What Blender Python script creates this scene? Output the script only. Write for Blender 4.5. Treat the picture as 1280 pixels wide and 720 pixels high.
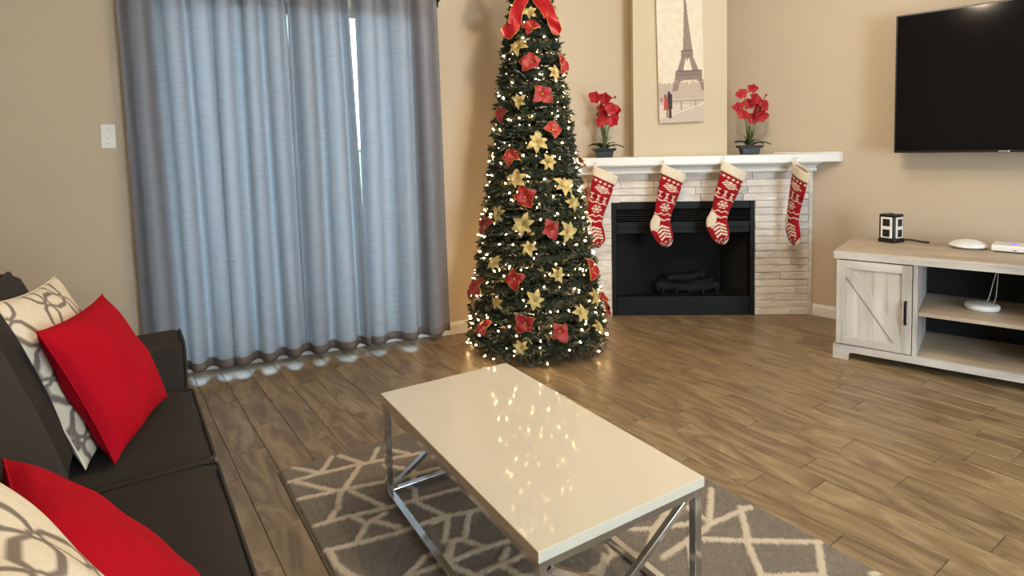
import bpy, bmesh, math, random
from mathutils import Vector, Matrix, noise

# ------------------------------------------------------------------ clear
for o in list(bpy.data.objects):
    bpy.data.objects.remove(o)
scene = bpy.context.scene
COL = scene.collection
PI = math.pi
rad = math.radians

# ------------------------------------------------------------------ camera
FPX, CY, YAW, PITCH, ROLL, CAMH = 740.0, 228.0, 0.5896, 0.0592, 0.0210, 1.4
fw = Vector((math.sin(YAW)*math.cos(PITCH), math.cos(YAW)*math.cos(PITCH), -math.sin(PITCH)))
rt = Vector((math.cos(YAW), -math.sin(YAW), 0))
dn = fw.cross(rt)
r2 = rt*math.cos(ROLL) + dn*math.sin(ROLL)
d2 = dn*math.cos(ROLL) - rt*math.sin(ROLL)
cam = bpy.data.cameras.new('camera')
camo = bpy.data.objects.new('camera', cam)
COL.objects.link(camo)
m3 = Matrix((r2, -d2, -fw)).transposed()
camo.matrix_world = Matrix.Translation((0, 0, CAMH)) @ m3.to_4x4()
cam.sensor_width = 36.0
cam.sensor_fit = 'HORIZONTAL'
cam.lens = 36.0*FPX/1280.0
cam.shift_y = -(360.0-CY)/1280.0
cam.clip_start = 0.02
scene.camera = camo

# ------------------------------------------------------------------ world, exposure
SKY_STRENGTH = 10.5
LAMP_STRENGTH = 325.0
SPOT_STRENGTH = 115.0
FILL_STRENGTH = 13.0  # added fill globe behind the viewer
WINDOW_POWER = 130.0
scene.view_settings.view_transform = 'Standard'
scene.view_settings.look = 'None'
scene.view_settings.gamma = 1.0
scene.view_settings.use_curve_mapping = False
scene.view_settings.exposure = -0.14
world = bpy.data.worlds.new('world')
scene.world = world
world.use_nodes = True
wn = world.node_tree
bg = wn.nodes['Background']
bg.inputs['Color'].default_value = (0.64, 0.85, 1.0, 1)
bg.inputs['Strength'].default_value = SKY_STRENGTH
# daylight falling through the window in the wall behind the viewer
al = bpy.data.lights.new('window_daylight', 'AREA')
al.shape = 'RECTANGLE'
al.size, al.size_y = 1.7, 1.85
al.energy = WINDOW_POWER
al.color = (0.70, 0.86, 1.0)
alo = bpy.data.objects.new('window_daylight', al)
COL.objects.link(alo)
alo.location = (1.6, -3.02, 1.28)
alo.rotation_euler = (rad(90), 0, 0)

# ------------------------------------------------------------------ helpers
def lin(c):
    c = c/255.0
    return c/12.92 if c <= 0.04045 else ((c+0.055)/1.055)**2.4
def rgb(r, g, b):
    return (lin(r), lin(g), lin(b), 1.0)

class NT:
    """small wrapper for building node trees"""
    def __init__(s, name):
        s.m = bpy.data.materials.new(name)
        s.m.use_nodes = True
        s.t = s.m.node_tree
        s.b = s.t.nodes['Principled BSDF']
        s.out = s.t.nodes['Material Output']
    def n(s, typ, **kw):
        nd = s.t.nodes.new(typ)
        for k, v in kw.items():
            if k.startswith('i_'):
                nd.inputs[k[2:].replace('_', ' ')].default_value = v
            else:
                setattr(nd, k, v)
        return nd
    def l(s, a, b):
        s.t.links.new(a, b)
    def bump(s, height, strength=0.2, dist=0.002):
        bp = s.n('ShaderNodeBump')
        bp.inputs['Strength'].default_value = strength
        bp.inputs['Distance'].default_value = dist
        s.l(height, bp.inputs['Height'])
        s.l(bp.outputs[0], s.b.inputs['Normal'])
        return bp
    def ramp(s, fac, stops):
        r = s.n('ShaderNodeValToRGB')
        el = r.color_ramp.elements
        while len(el) < len(stops):
            el.new(0.5)
        for e, (p, c) in zip(el, stops):
            e.position = p
            e.color = c
        s.l(fac, r.inputs[0])
        return r

def simple(name, col, rough=0.5, metal=0.0, nscale=None, nstr=0.15, ndist=0.002, var=0.0, spec=None, coat=0.0, sheen=0.0):
    t = NT(name)
    b = t.b
    b.inputs['Base Color'].default_value = col
    b.inputs['Roughness'].default_value = rough
    b.inputs['Metallic'].default_value = metal
    if spec is not None:
        b.inputs['Specular IOR Level'].default_value = spec
    if coat:
        b.inputs['Coat Weight'].default_value = coat
        b.inputs['Coat Roughness'].default_value = 0.05
    if sheen:
        b.inputs['Sheen Weight'].default_value = sheen
        b.inputs['Sheen Roughness'].default_value = 0.4
    if nscale:
        tc = t.n('ShaderNodeTexCoord')
        nz = t.n('ShaderNodeTexNoise')
        nz.inputs['Scale'].default_value = nscale
        nz.inputs['Detail'].default_value = 3
        t.l(tc.outputs['Object'], nz.inputs['Vector'])
        t.bump(nz.outputs[0], nstr, ndist)
        if var:
            mp = t.n('ShaderNodeMapRange')
            mp.inputs['To Min'].default_value = 1-var
            mp.inputs['To Max'].default_value = 1+var
            t.l(nz.outputs[0], mp.inputs[0])
            mx = t.n('ShaderNodeVectorMath', operation='SCALE')
            mx.inputs[0].default_value = col[:3]
            t.l(mp.outputs[0], mx.inputs['Scale'])
            t.l(mx.outputs[0], b.inputs['Base Color'])
    return t.m

def emissive(name, col, strength):
    t = NT(name)
    t.b.inputs['Base Color'].default_value = col
    t.b.inputs['Emission Color'].default_value = col
    t.b.inputs['Emission Strength'].default_value = strength
    return t.m

def attr_mat(name, rough=0.8, nscale=300, nstr=0.3, ndist=0.001, sheen=0.0, spec=0.3):
    t = NT(name)
    a = t.n('ShaderNodeAttribute', attribute_name='Col')
    t.l(a.outputs['Color'], t.b.inputs['Base Color'])
    t.b.inputs['Roughness'].default_value = rough
    t.b.inputs['Specular IOR Level'].default_value = spec
    if sheen:
        t.b.inputs['Sheen Weight'].default_value = sheen
    tc = t.n('ShaderNodeTexCoord')
    nz = t.n('ShaderNodeTexNoise')
    nz.inputs['Scale'].default_value = nscale
    nz.inputs['Detail'].default_value = 2
    t.l(tc.outputs['Object'], nz.inputs['Vector'])
    t.bump(nz.outputs[0], nstr, ndist)
    return t.m

def link(name, me, mat, parent=None, loc=None, rot=None):
    o = bpy.data.objects.new(name, me)
    COL.objects.link(o)
    if mat is not None and not me.materials:
        me.materials.append(mat)
    if parent is not None:
        o.parent = parent
    if loc is not None:
        o.location = loc
    if rot is not None:
        o.rotation_euler = rot
    return o

def pydata(name, V, F, mat, parent=None, smooth=False, cols=None, loc=None, rot=None):
    me = bpy.data.meshes.new(name)
    me.from_pydata([tuple(v) for v in V], [], F)
    me.update()
    if smooth:
        me.polygons.foreach_set('use_smooth', [True]*len(me.polygons))
    if cols is not None:
        ca = me.color_attributes.new('Col', 'FLOAT_COLOR', 'POINT')
        flat = []
        for c in cols:
            flat.extend((c[0], c[1], c[2], 1.0))
        ca.data.foreach_set('color', flat)
    return link(name, me, mat, parent, loc, rot)

def bm_obj(name, bm, mat, parent=None, smooth=False, loc=None, rot=None):
    bmesh.ops.recalc_face_normals(bm, faces=bm.faces)
    me = bpy.data.meshes.new(name)
    bm.to_mesh(me)
    bm.free()
    if smooth:
        me.polygons.foreach_set('use_smooth', [True]*len(me.polygons))
    return link(name, me, mat, parent, loc, rot)

def add_box(bm, lo, hi, bev=0.0, seg=1, M=None):
    vs = [bm.verts.new((x, y, z)) for x in (lo[0], hi[0]) for y in (lo[1], hi[1]) for z in (lo[2], hi[2])]
    idx = [(0, 1, 3, 2), (4, 6, 7, 5), (0, 4, 5, 1), (2, 3, 7, 6), (0, 2, 6, 4), (1, 5, 7, 3)]
    fs = [bm.faces.new([vs[i] for i in f]) for f in idx]
    bmesh.ops.recalc_face_normals(bm, faces=fs)
    if M is not None:
        bmesh.ops.transform(bm, matrix=M, verts=vs)
    if bev > 0:
        es = list({e for f in fs for e in f.edges})
        bmesh.ops.bevel(bm, geom=es, offset=bev, segments=seg, affect='EDGES', profile=0.5)

def box(name, lo, hi, mat, parent=None, bev=0.0, seg=2, M=None, loc=None, rot=None):
    bm = bmesh.new()
    add_box(bm, lo, hi, bev, seg, M)
    return bm_obj(name, bm, mat, parent, loc=loc, rot=rot)

def boxes(name, lst, mat, parent=None, bev=0.0, seg=1):
    bm = bmesh.new()
    for lo, hi in lst:
        add_box(bm, lo, hi, bev, seg)
    return bm_obj(name, bm, mat, parent)

def prism(name, poly, z0, z1, mat, parent=None, bev=0.0, seg=2):
    bm = bmesh.new()
    a = [bm.verts.new((x, y, z0)) for x, y in poly]
    b = [bm.verts.new((x, y, z1)) for x, y in poly]
    n = len(poly)
    bm.faces.new(a[::-1]); bm.faces.new(b)
    for i in range(n):
        bm.faces.new((a[i], a[(i+1) % n], b[(i+1) % n], b[i]))
    bmesh.ops.recalc_face_normals(bm, faces=bm.faces)
    if bev:
        bmesh.ops.bevel(bm, geom=list(bm.edges), offset=bev, segments=seg, affect='EDGES', profile=0.5)
    return bm_obj(name, bm, mat, parent)

def tube_data(pts, r, seg=8, closed=False):
    """tube along pts; r is a number or a list"""
    P = [Vector(p) for p in pts]
    n = len(P)
    V, F = [], []
    up = Vector((0, 0, 1))
    prev = None
    for i, p in enumerate(P):
        if closed:
            t = P[(i+1) % n]-P[i-1]
        else:
            t = P[min(i+1, n-1)]-P[max(i-1, 0)]
        t.normalize()
        if prev is None:
            a = t.cross(up)
            if a.length < 1e-3:
                a = t.cross(Vector((1, 0, 0)))
        else:
            a = prev - t*prev.dot(t)
        a.normalize()
        prev = a
        b = t.cross(a)
        rr = r[i] if isinstance(r, (list, tuple)) else r
        for k in range(seg):
            an = 2*PI*k/seg
            V.append(p + a*(rr*math.cos(an)) + b*(rr*math.sin(an)))
    m = n if closed else n-1
    for i in range(m):
        j = (i+1) % n
        for k in range(seg):
            k2 = (k+1) % seg
            F.append((i*seg+k, i*seg+k2, j*seg+k2, j*seg+k))
    if not closed:
        F.append(tuple(range(seg))[::-1])
        F.append(tuple((n-1)*seg+k for k in range(seg)))
    return V, F

def tube(name, pts, r, mat, parent=None, seg=8, closed=False, loc=None, rot=None):
    V, F = tube_data(pts, r, seg, closed)
    return pydata(name, V, F, mat, parent, True, loc=loc, rot=rot)

def lathe(name, prof, mat, parent=None, seg=24, loc=None, rot=None, smooth=True):
    V, F = [], []
    n = len(prof)
    for r, z in prof:
        for k in range(seg):
            a = 2*PI*k/seg
            V.append((r*math.cos(a), r*math.sin(a), z))
    for i in range(n-1):
        for k in range(seg):
            k2 = (k+1) % seg
            F.append((i*seg+k, i*seg+k2, (i+1)*seg+k2, (i+1)*seg+k))
    F.append(tuple(range(seg))[::-1])
    F.append(tuple((n-1)*seg+k for k in range(seg)))
    return pydata(name, V, F, mat, parent, smooth, loc=loc, rot=rot)

def thing(name, label, cat, loc=(0, 0, 0), rot=(0, 0, 0), group=None):
    o = bpy.data.objects.new(name, None)
    o.empty_display_size = 0.05
    COL.objects.link(o)
    o.location = loc
    o.rotation_euler = rot
    tag(o, label, cat, group)
    return o

def tag(o, label, cat, group=None):
    o['label'] = label
    o['category'] = cat
    if group:
        o['group'] = group
    return o

def struct(o, label=None, cat=None):
    o['kind'] = 'structure'
    if label:
        o['label'] = label
    if cat:
        o['category'] = cat
    return o

def fbm(x, y, z=0.0):
    return noise.noise(Vector((x, y, z)))

# ------------------------------------------------------------------ materials
def wall_material(name, col):
    t = NT(name)
    tc = t.n('ShaderNodeTexCoord')
    nz = t.n('ShaderNodeTexNoise'); nz.inputs['Scale'].default_value = 90; nz.inputs['Detail'].default_value = 4
    t.l(tc.outputs['Object'], nz.inputs['Vector'])
    n2 = t.n('ShaderNodeTexNoise'); n2.inputs['Scale'].default_value = 1.3
    t.l(tc.outputs['Object'], n2.inputs['Vector'])
    mp = t.n('ShaderNodeMapRange'); mp.inputs['To Min'].default_value = 0.96; mp.inputs['To Max'].default_value = 1.04
    t.l(n2.outputs[0], mp.inputs[0])
    sc = t.n('ShaderNodeVectorMath', operation='SCALE'); sc.inputs[0].default_value = col[:3]
    t.l(mp.outputs[0], sc.inputs['Scale'])
    t.l(sc.outputs[0], t.b.inputs['Base Color'])
    t.b.inputs['Roughness'].default_value = 0.75
    t.b.inputs['Specular IOR Level'].default_value = 0.25
    t.bump(nz.outputs[0], 0.25, 0.003)
    return t.m

M_wall = wall_material('wall_paint', rgb(200, 183, 158))
M_column = wall_material('column_paint', rgb(204, 190, 162))
M_ceil = wall_material('ceiling_paint', rgb(232, 226, 214))
M_white = simple('white_trim_paint', rgb(232, 230, 224), 0.35, nscale=40, nstr=0.05)
M_whitepl = simple('white_plastic', rgb(238, 236, 232), 0.3, nscale=60, nstr=0.02)
M_blackpl = simple('black_plastic', rgb(18, 18, 19), 0.35, nscale=80, nstr=0.03)
M_blackmetal = simple('black_metal', rgb(11, 11, 12), 0.55, 0.0, nscale=120, nstr=0.1, spec=0.25)
M_firebrick = simple('sooty_firebox', rgb(6, 6, 6), 0.95, nscale=30, nstr=0.4, var=0.3)
M_chrome = simple('chrome', (0.72, 0.73, 0.75, 1), 0.12, 1.0, nscale=15, nstr=0.03)
M_brass = simple('dark_bronze', rgb(38, 30, 26), 0.4, 0.7, nscale=60, nstr=0.05)

def plank_material():
    t = NT('wood_look_plank')
    tc = t.n('ShaderNodeTexCoord')
    oi = t.n('ShaderNodeObjectInfo')
    off = t.n('ShaderNodeVectorMath', operation='SCALE')
    cmb = t.n('ShaderNodeCombineXYZ')
    for i in range(3):
        t.l(oi.outputs['Random'], cmb.inputs[i])
    t.l(cmb.outputs[0], off.inputs[0]); off.inputs['Scale'].default_value = 53.0
    add = t.n('ShaderNodeVectorMath', operation='ADD')
    t.l(tc.outputs['Object'], add.inputs[0]); t.l(off.outputs[0], add.inputs[1])
    mp = t.n('ShaderNodeMapping')
    mp.inputs['Scale'].default_value = (10.0, 2.3, 1.0)
    t.l(add.outputs[0], mp.inputs[0])
    # broad cathedral figure
    n1 = t.n('ShaderNodeTexNoise'); n1.inputs['Scale'].default_value = 0.9; n1.inputs['Detail'].default_value = 2; n1.inputs['Distortion'].default_value = 0.6
    t.l(mp.outputs[0], n1.inputs['Vector'])
    mul = t.n('ShaderNodeMath', operation='MULTIPLY'); mul.inputs[1].default_value = 7.0
    t.l(n1.outputs[0], mul.inputs[0])
    fr = t.n('ShaderNodeMath', operation='PINGPONG'); fr.inputs[1].default_value = 1.0
    t.l(mul.outputs[0], fr.inputs[0])
    # fine fibre
    mp2 = t.n('ShaderNodeMapping'); mp2.inputs['Scale'].default_value = (70.0, 4.0, 1.0)
    t.l(add.outputs[0], mp2.inputs[0])
    n2 = t.n('ShaderNodeTexNoise'); n2.inputs['Scale'].default_value = 1.0; n2.inputs['Detail'].default_value = 4
    t.l(mp2.outputs[0], n2.inputs['Vector'])
    r1 = t.ramp(fr.outputs[0], [(0.0, rgb(110, 89, 64)), (0.3, rgb(130, 109, 80)), (0.75, rgb(140, 119, 89)), (1.0, rgb(157, 135, 103))])
    r2 = t.ramp(n2.outputs[0], [(0.3, (0.9, 0.9, 0.9, 1)), (0.7, (1.05, 1.05, 1.05, 1))])
    mx = t.n('ShaderNodeMix', data_type='RGBA', blend_type='MULTIPLY'); mx.inputs[0].default_value = 1.0
    t.l(r1.outputs[0], mx.inputs[6]); t.l(r2.outputs[0], mx.inputs[7])
    hv = t.n('ShaderNodeMapRange'); hv.inputs['To Min'].default_value = 0.88; hv.inputs['To Max'].default_value = 1.06
    t.l(oi.outputs['Random'], hv.inputs[0])
    sc = t.n('ShaderNodeVectorMath', operation='SCALE')
    t.l(mx.outputs[2], sc.inputs[0]); t.l(hv.outputs[0], sc.inputs['Scale'])
    t.l(sc.outputs[0], t.b.inputs['Base Color'])
    t.b.inputs['Roughness'].default_value = 0.33
    t.b.inputs['Specular IOR Level'].default_value = 0.45
    t.bump(n2.outputs[0], 0.12, 0.0015)
    return t.m
M_plank = plank_material()
M_grout = simple('dark_grout', rgb(82, 68, 52), 0.9, nscale=80, nstr=0.2)

def stone_material():
    t = NT('ledger_stone')
    tc = t.n('ShaderNodeTexCoord'); oi = t.n('ShaderNodeObjectInfo')
    cmb = t.n('ShaderNodeCombineXYZ')
    for i in range(3):
        t.l(oi.outputs['Random'], cmb.inputs[i])
    off = t.n('ShaderNodeVectorMath', operation='SCALE'); off.inputs['Scale'].default_value = 31.0
    t.l(cmb.outputs[0], off.inputs[0])
    add = t.n('ShaderNodeVectorMath', operation='ADD')
    t.l(tc.outputs['Object'], add.inputs[0]); t.l(off.outputs[0], add.inputs[1])
    mp = t.n('ShaderNodeMapping'); mp.inputs['Scale'].default_value = (8, 8, 22)
    t.l(add.outputs[0], mp.inputs[0])
    n1 = t.n('ShaderNodeTexNoise'); n1.inputs['Scale'].default_value = 1.0; n1.inputs['Detail'].default_value = 6; n1.inputs['Distortion'].default_value = 0.6
    t.l(mp.outputs[0], n1.inputs['Vector'])
    r = t.ramp(n1.outputs[0], [(0.28, rgb(206, 196, 186)), (0.5, rgb(226, 218, 209)), (0.72, rgb(240, 235, 228))])
    hv = t.n('ShaderNodeMapRange'); hv.inputs['To Min'].default_value = 0.88; hv.inputs['To Max'].default_value = 1.06
    t.l(oi.outputs['Random'], hv.inputs[0])
    sc = t.n('ShaderNodeVectorMath', operation='SCALE')
    t.l(r.outputs[0], sc.inputs[0]); t.l(hv.outputs[0], sc.inputs['Scale'])
    t.l(sc.outputs[0], t.b.inputs['Base Color'])
    t.b.inputs['Roughness'].default_value = 0.8
    t.bump(n1.outputs[0], 0.5, 0.006)
    return t.m
M_stone = stone_material()

def greywood_material(name, c0, c1, c2, axis):
    t = NT(name)
    tc = t.n('ShaderNodeTexCoord')
    mp = t.n('ShaderNodeMapping')
    s = [14.0, 14.0, 14.0]; s[axis] = 1.6
    mp.inputs['Scale'].default_value = s
    t.l(tc.outputs['Object'], mp.inputs[0])
    n1 = t.n('ShaderNodeTexNoise'); n1.inputs['Scale'].default_value = 1.0; n1.inputs['Detail'].default_value = 5; n1.inputs['Distortion'].default_value = 0.7
    t.l(mp.outputs[0], n1.inputs['Vector'])
    n2 = t.n('ShaderNodeTexNoise'); n2.inputs['Scale'].default_value = 3.0
    t.l(tc.outputs['Object'], n2.inputs['Vector'])
    ad = t.n('ShaderNodeMath', operation='ADD'); t.l(n1.outputs[0], ad.inputs[0])
    sb = t.n('ShaderNodeMath', operation='MULTIPLY_ADD'); sb.inputs[1].default_value = 0.5; sb.inputs[2].default_value = -0.25
    t.l(n2.outputs[0], sb.inputs[0]); t.l(sb.outputs[0], ad.inputs[1])
    r = t.ramp(ad.outputs[0], [(0.25, c0), (0.5, c1), (0.75, c2)])
    t.l(r.outputs[0], t.b.inputs['Base Color'])
    t.b.inputs['Roughness'].default_value = 0.45
    t.bump(n1.outputs[0], 0.1, 0.002)
    return t.m
GW = (rgb(166, 158, 150), rgb(200, 193, 184), rgb(220, 215, 207))
M_gwx = greywood_material('grey_oak_x', *GW, 0)
M_gwz = greywood_material('grey_oak_z', *GW, 2)
M_gwy = greywood_material('grey_oak_y', *GW, 1)
M_gwtop = greywood_material('grey_oak_top', rgb(160, 144, 124), rgb(186, 168, 146), rgb(202, 186, 164), 0)

def curtain_material():
    t = NT('slub_curtain')
    tc = t.n('ShaderNodeTexCoord')
    mp = t.n('ShaderNodeMapping'); mp.inputs['Scale'].default_value = (9, 9, 170)
    t.l(tc.outputs['Object'], mp.inputs[0])
    n1 = t.n('ShaderNodeTexNoise'); n1.inputs['Scale'].default_value = 1.0; n1.inputs['Detail'].default_value = 4
    t.l(mp.outputs[0], n1.inputs['Vector'])
    mp2 = t.n('ShaderNodeMapping'); mp2.inputs['Scale'].default_value = (18, 18, 120)
    t.l(tc.outputs['Object'], mp2.inputs[0])
    n2 = t.n('ShaderNodeTexNoise'); n2.inputs['Scale'].default_value = 1.0; n2.inputs['Detail'].default_value = 1
    t.l(mp2.outputs[0], n2.inputs['Vector'])
    slub = t.ramp(n2.outputs[0], [(0.20, (0.6, 0.6, 0.6, 1)), (0.26, (1, 1, 1, 1))])
    r = t.ramp(n1.outputs[0], [(0.3, rgb(140, 139, 145)), (0.7, rgb(152, 151, 157))])
    mx = t.n('ShaderNodeMix', data_type='RGBA', blend_type='MULTIPLY'); mx.inputs[0].default_value = 1.0
    t.l(r.outputs[0], mx.inputs[6]); t.l(slub.outputs[0], mx.inputs[7])
    t.l(mx.outputs[2], t.b.inputs['Base Color'])
    t.b.inputs['Roughness'].default_value = 0.42
    t.b.inputs['Specular IOR Level'].default_value = 0.5
    t.b.inputs['Sheen Weight'].default_value = 0.2
    bp = t.bump(n1.outputs[0], 0.12, 0.001)
    tr = t.n('ShaderNodeBsdfTranslucent')
    t.l(mx.outputs[2], tr.inputs['Color'])
    ms = t.n('ShaderNodeMixShader'); ms.inputs[0].default_value = 0.5
    t.l(t.b.outputs[0], ms.inputs[1]); t.l(tr.outputs[0], ms.inputs[2])
    t.l(ms.outputs[0], t.out.inputs['Surface'])
    return t.m
M_curtain = curtain_material()
M_hem = simple('curtain_hem', rgb(112, 102, 98), 0.6, nscale=200, nstr=0.2)

def glass_material():
    t = NT('window_glass')
    tr = t.n('ShaderNodeBsdfTransparent'); tr.inputs[0].default_value = (0.94, 0.97, 0.97, 1)
    gl = t.n('ShaderNodeBsdfGlossy'); gl.inputs['Roughness'].default_value = 0.02
    fr = t.n('ShaderNodeFresnel'); fr.inputs[0].default_value = 1.45
    ms = t.n('ShaderNodeMixShader')
    t.l(fr.outputs[0], ms.inputs[0]); t.l(tr.outputs[0], ms.inputs[1]); t.l(gl.outputs[0], ms.inputs[2])
    t.l(ms.outputs[0], t.out.inputs['Surface'])
    return t.m
M_glass = glass_material()

M_sofa = simple('charcoal_fabric', rgb(50, 44, 38), 0.9, nscale=450, nstr=0.5, ndist=0.0015, var=0.22, spec=0.12, sheen=0.03)
M_sofapipe = simple('charcoal_piping', rgb(46, 42, 39), 0.9, nscale=400, nstr=0.3)
M_red = simple('red_cotton', rgb(166, 8, 26), 0.85, nscale=260, nstr=0.25, ndist=0.001, var=0.08, spec=0.1)
M_pattern = attr_mat('printed_linen', 0.85, 350, 0.3)
M_rug = attr_mat('rug_pile', 0.95, 420, 0.9, 0.004, sheen=0.15, spec=0.1)
M_rugedge = simple('rug_binding', rgb(104, 92, 78), 0.95, nscale=200, nstr=0.4)
M_lacquer = simple('white_lacquer', rgb(206, 197, 178), 0.05, nscale=6, nstr=0.004, spec=0.3)
M_canvas = attr_mat('canvas_print', 0.75, 500, 0.2)
M_knit = attr_mat('knit_wool', 0.9, 320, 0.5, 0.002, sheen=0.1, spec=0.15)
M_knitcream = simple('cream_knit', rgb(226, 214, 190), 0.9, nscale=260, nstr=0.6, ndist=0.002, var=0.08)
M_redpetal = simple('red_velvet_petal', rgb(150, 9, 24), 0.5, nscale=120, nstr=0.3, var=0.2, sheen=0.2)
M_goldpetal = simple('gold_glitter_petal', rgb(196, 174, 112), 0.4, 0.3, nscale=700, nstr=0.8, ndist=0.002, var=0.25)
M_goldbead = simple('gold_bead', rgb(212, 170, 80), 0.3, 0.8, nscale=100, nstr=0.1)
M_orchid = simple('orchid_petal', rgb(168, 18, 26), 0.6, nscale=60, nstr=0.2, var=0.25)
M_orchidlip = simple('orchid_lip', rgb(150, 14, 40), 0.5, nscale=60, nstr=0.2)
M_stem = simple('green_stem', rgb(92, 104, 52), 0.6, nscale=60, nstr=0.2)
M_leaf = simple('dark_green_leaf', rgb(38, 58, 30), 0.4, nscale=30, nstr=0.2, var=0.25)
M_pot = simple('black_glazed_pot', rgb(30, 32, 40), 0.35, nscale=40, nstr=0.05)
M_moss = simple('moss', rgb(70, 78, 44), 0.95, nscale=120, nstr=0.8, ndist=0.01, var=0.3)
M_ribbon = simple('red_satin_ribbon', rgb(166, 9, 24), 0.3, nscale=90, nstr=0.1, var=0.12, sheen=0.2)
M_goldtrim = simple('gold_ribbon_edge', rgb(208, 160, 66), 0.35, 0.7, nscale=200, nstr=0.3)
M_wire = simple('green_wire', rgb(18, 32, 18), 0.6, nscale=60, nstr=0.1)
M_bulb = emissive('warm_bulb', (1.0, 0.64, 0.29, 1), 55.0)
M_lamp = emissive('lamp_glass', (1.0, 0.81, 0.58, 1), LAMP_STRENGTH)
M_lampb = emissive('neutral_lamp_glass', (1.0, 0.96, 0.93, 1), SPOT_STRENGTH)
M_fill = emissive('fill_lamp_glass', (1.0, 0.78, 0.52, 1), FILL_STRENGTH)
M_led = emissive('purple_led', (0.12, 0.03, 1.0, 1), 2.5)
M_screen = simple('tv_screen', rgb(4, 4, 6), 0.09, nscale=4, nstr=0.0, spec=0.22)
M_log = simple('charred_log', rgb(14, 12, 11), 0.95, nscale=25, nstr=0.9, ndist=0.01, var=0.5)
M_patio = simple('patio_concrete', rgb(196, 192, 184), 0.9, nscale=20, nstr=0.2, var=0.06)
M_hedge = simple('hedge_leaves', rgb(150, 168, 136), 0.7, nscale=14, nstr=0.6, ndist=0.05, var=0.4)

# ------------------------------------------------------------------ room frame
A_BACK = rad(-10); U = Vector((math.cos(A_BACK), math.sin(A_BACK), 0)); UN = Vector((-U.y, U.x, 0))   # along the back wall, outward
W0 = Vector((2.066, 3.93, 0))
A_RIGHT = rad(-80); D = Vector((math.cos(A_RIGHT), math.sin(A_RIGHT), 0)); DN = Vector((-D.y, D.x, 0))  # along the right wall towards the viewer, outward
WR = Vector((4.622, 2.59, 0))
CORNER = Vector((4.460, 3.507, 0))
CEIL = 3.0
XL, YF = -0.82, -2.9                      # left wall, wall behind the viewer

def frame_empty_matrix(origin, ang):
    return Matrix.Translation(origin) @ Matrix.Rotation(ang, 4, 'Z')

# ---- floor
fl = box('floor', (XL-0.2, YF-0.2, -0.10), (5.8, 4.75, -0.0035), M_grout)
struct(fl, 'wood look plank tile floor with brown grain')
PW, PLN = 0.1505, 0.66
PROT = rad(1.5)
def plank_mesh(L, W):
    bm = bmesh.new()
    g = 0.0011
    add_box(bm, (-W/2+g, -L/2+g, -0.012), (W/2-g, L/2-g, 0.0))
    top = [e for e in bm.edges if all(v.co.z > -0.001 for v in e.verts)]
    bmesh.ops.bevel(bm, geom=top, offset=0.0012, segments=1, affect='EDGES')
    me = bpy.data.meshes.new('plank')
    bm.to_mesh(me); bm.free()
    me.materials.append(M_plank)
    return me
PME = plank_mesh(PLN, PW)
rng = random.Random(5)
known = {0: 2.94, 1: 3.20, 2: 3.53, 4: 3.03, 13: 1.32, 12: 1.21, 14: 1.02, 16: 1.0, 10: 1.0, 11: 0.73}
def inside_room(p, m):
    if (Vector((p.x, p.y, 0))-W0).dot(UN) > m: return False
    if (Vector((p.x, p.y, 0))-WR).dot(DN) > m: return False
    return p.x > XL-m
RP = Matrix.Translation((0.385, 2.6, 0)) @ Matrix.Rotation(PROT, 4, 'Z')
for row in range(-9, 34):
    off = known.get(row, rng.uniform(0, PLN))
    if row in known:
        off = known[row]-2.6
    x = (row+0.5)*PW
    k0 = math.floor((-2.9-off)/PLN)
    for k in range(k0, k0+9):
        y = off+(k+0.5)*PLN
        p = RP @ Vector((x, y, 0))
        if p.y < -0.30 or not inside_room(p, 0.28):
            continue
        o = link('plank', PME, None, fl, (p.x, p.y, 0.0), (0, 0, PROT + (PI if rng.random() < 0.5 else 0)))
rear = box('floor_tail', (XL-0.1, YF-0.1, -0.012), (5.7, -0.62, -0.0012), M_plank, fl)
rear.name = 'rear_planking'
rear['kind'] = 'stuff'

# ---- back wall with the opening of the sliding door
bw = bpy.data.objects.new('wall_back', None)
bpy.data.objects.remove(bw)
MB = frame_empty_matrix(W0, A_BACK)
S0, S1, ZD = -1.95, -0.16, 2.44
bm = bmesh.new()
sEnd = (CORNER-W0).dot(U)+0.14
for lo, hi in (((-3.2, 0, -0.1), (S0, 0.14, CEIL)), ((S1, 0, -0.1), (sEnd, 0.14, CEIL)), ((S0, 0, ZD), (S1, 0.14, CEIL))):
    add_box(bm, lo, hi)
bwall = bm_obj('wall_back', bm, M_wall, loc=W0, rot=(0, 0, A_BACK))
struct(bwall, 'tan painted wall behind the curtains and tree')
rl = (Vector((CORNER.x, CORNER.y, 0))-WR).dot(D)   # negative
rwall = box('wall_right', (rl, 0, -0.1), (5.6, 0.14, CEIL), M_wall, loc=WR, rot=(0, 0, A_RIGHT))
struct(rwall, 'tan painted wall behind the television')
lwall = box('wall_left', (XL-0.14, YF-0.14, -0.1), (XL, 4.70, CEIL), M_wall)
struct(lwall)
bm = bmesh.new()
for lo, hi in (((XL, YF-0.14, -0.1), (0.7, YF, CEIL)), ((2.5, YF-0.14, -0.1), (5.75, YF, CEIL)),
               ((0.7, YF-0.14, -0.1), (2.5, YF, 0.30)), ((0.7, YF-0.14, 2.25), (2.5, YF, CEIL))):
    add_box(bm, lo, hi)
struct(bm_obj('wall_front', bm, M_wall))
struct(box('ceiling', (XL-0.2, YF-0.2, CEIL), (5.9, 4.8, CEIL+0.1), M_ceil), 'flat pale ceiling')
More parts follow.
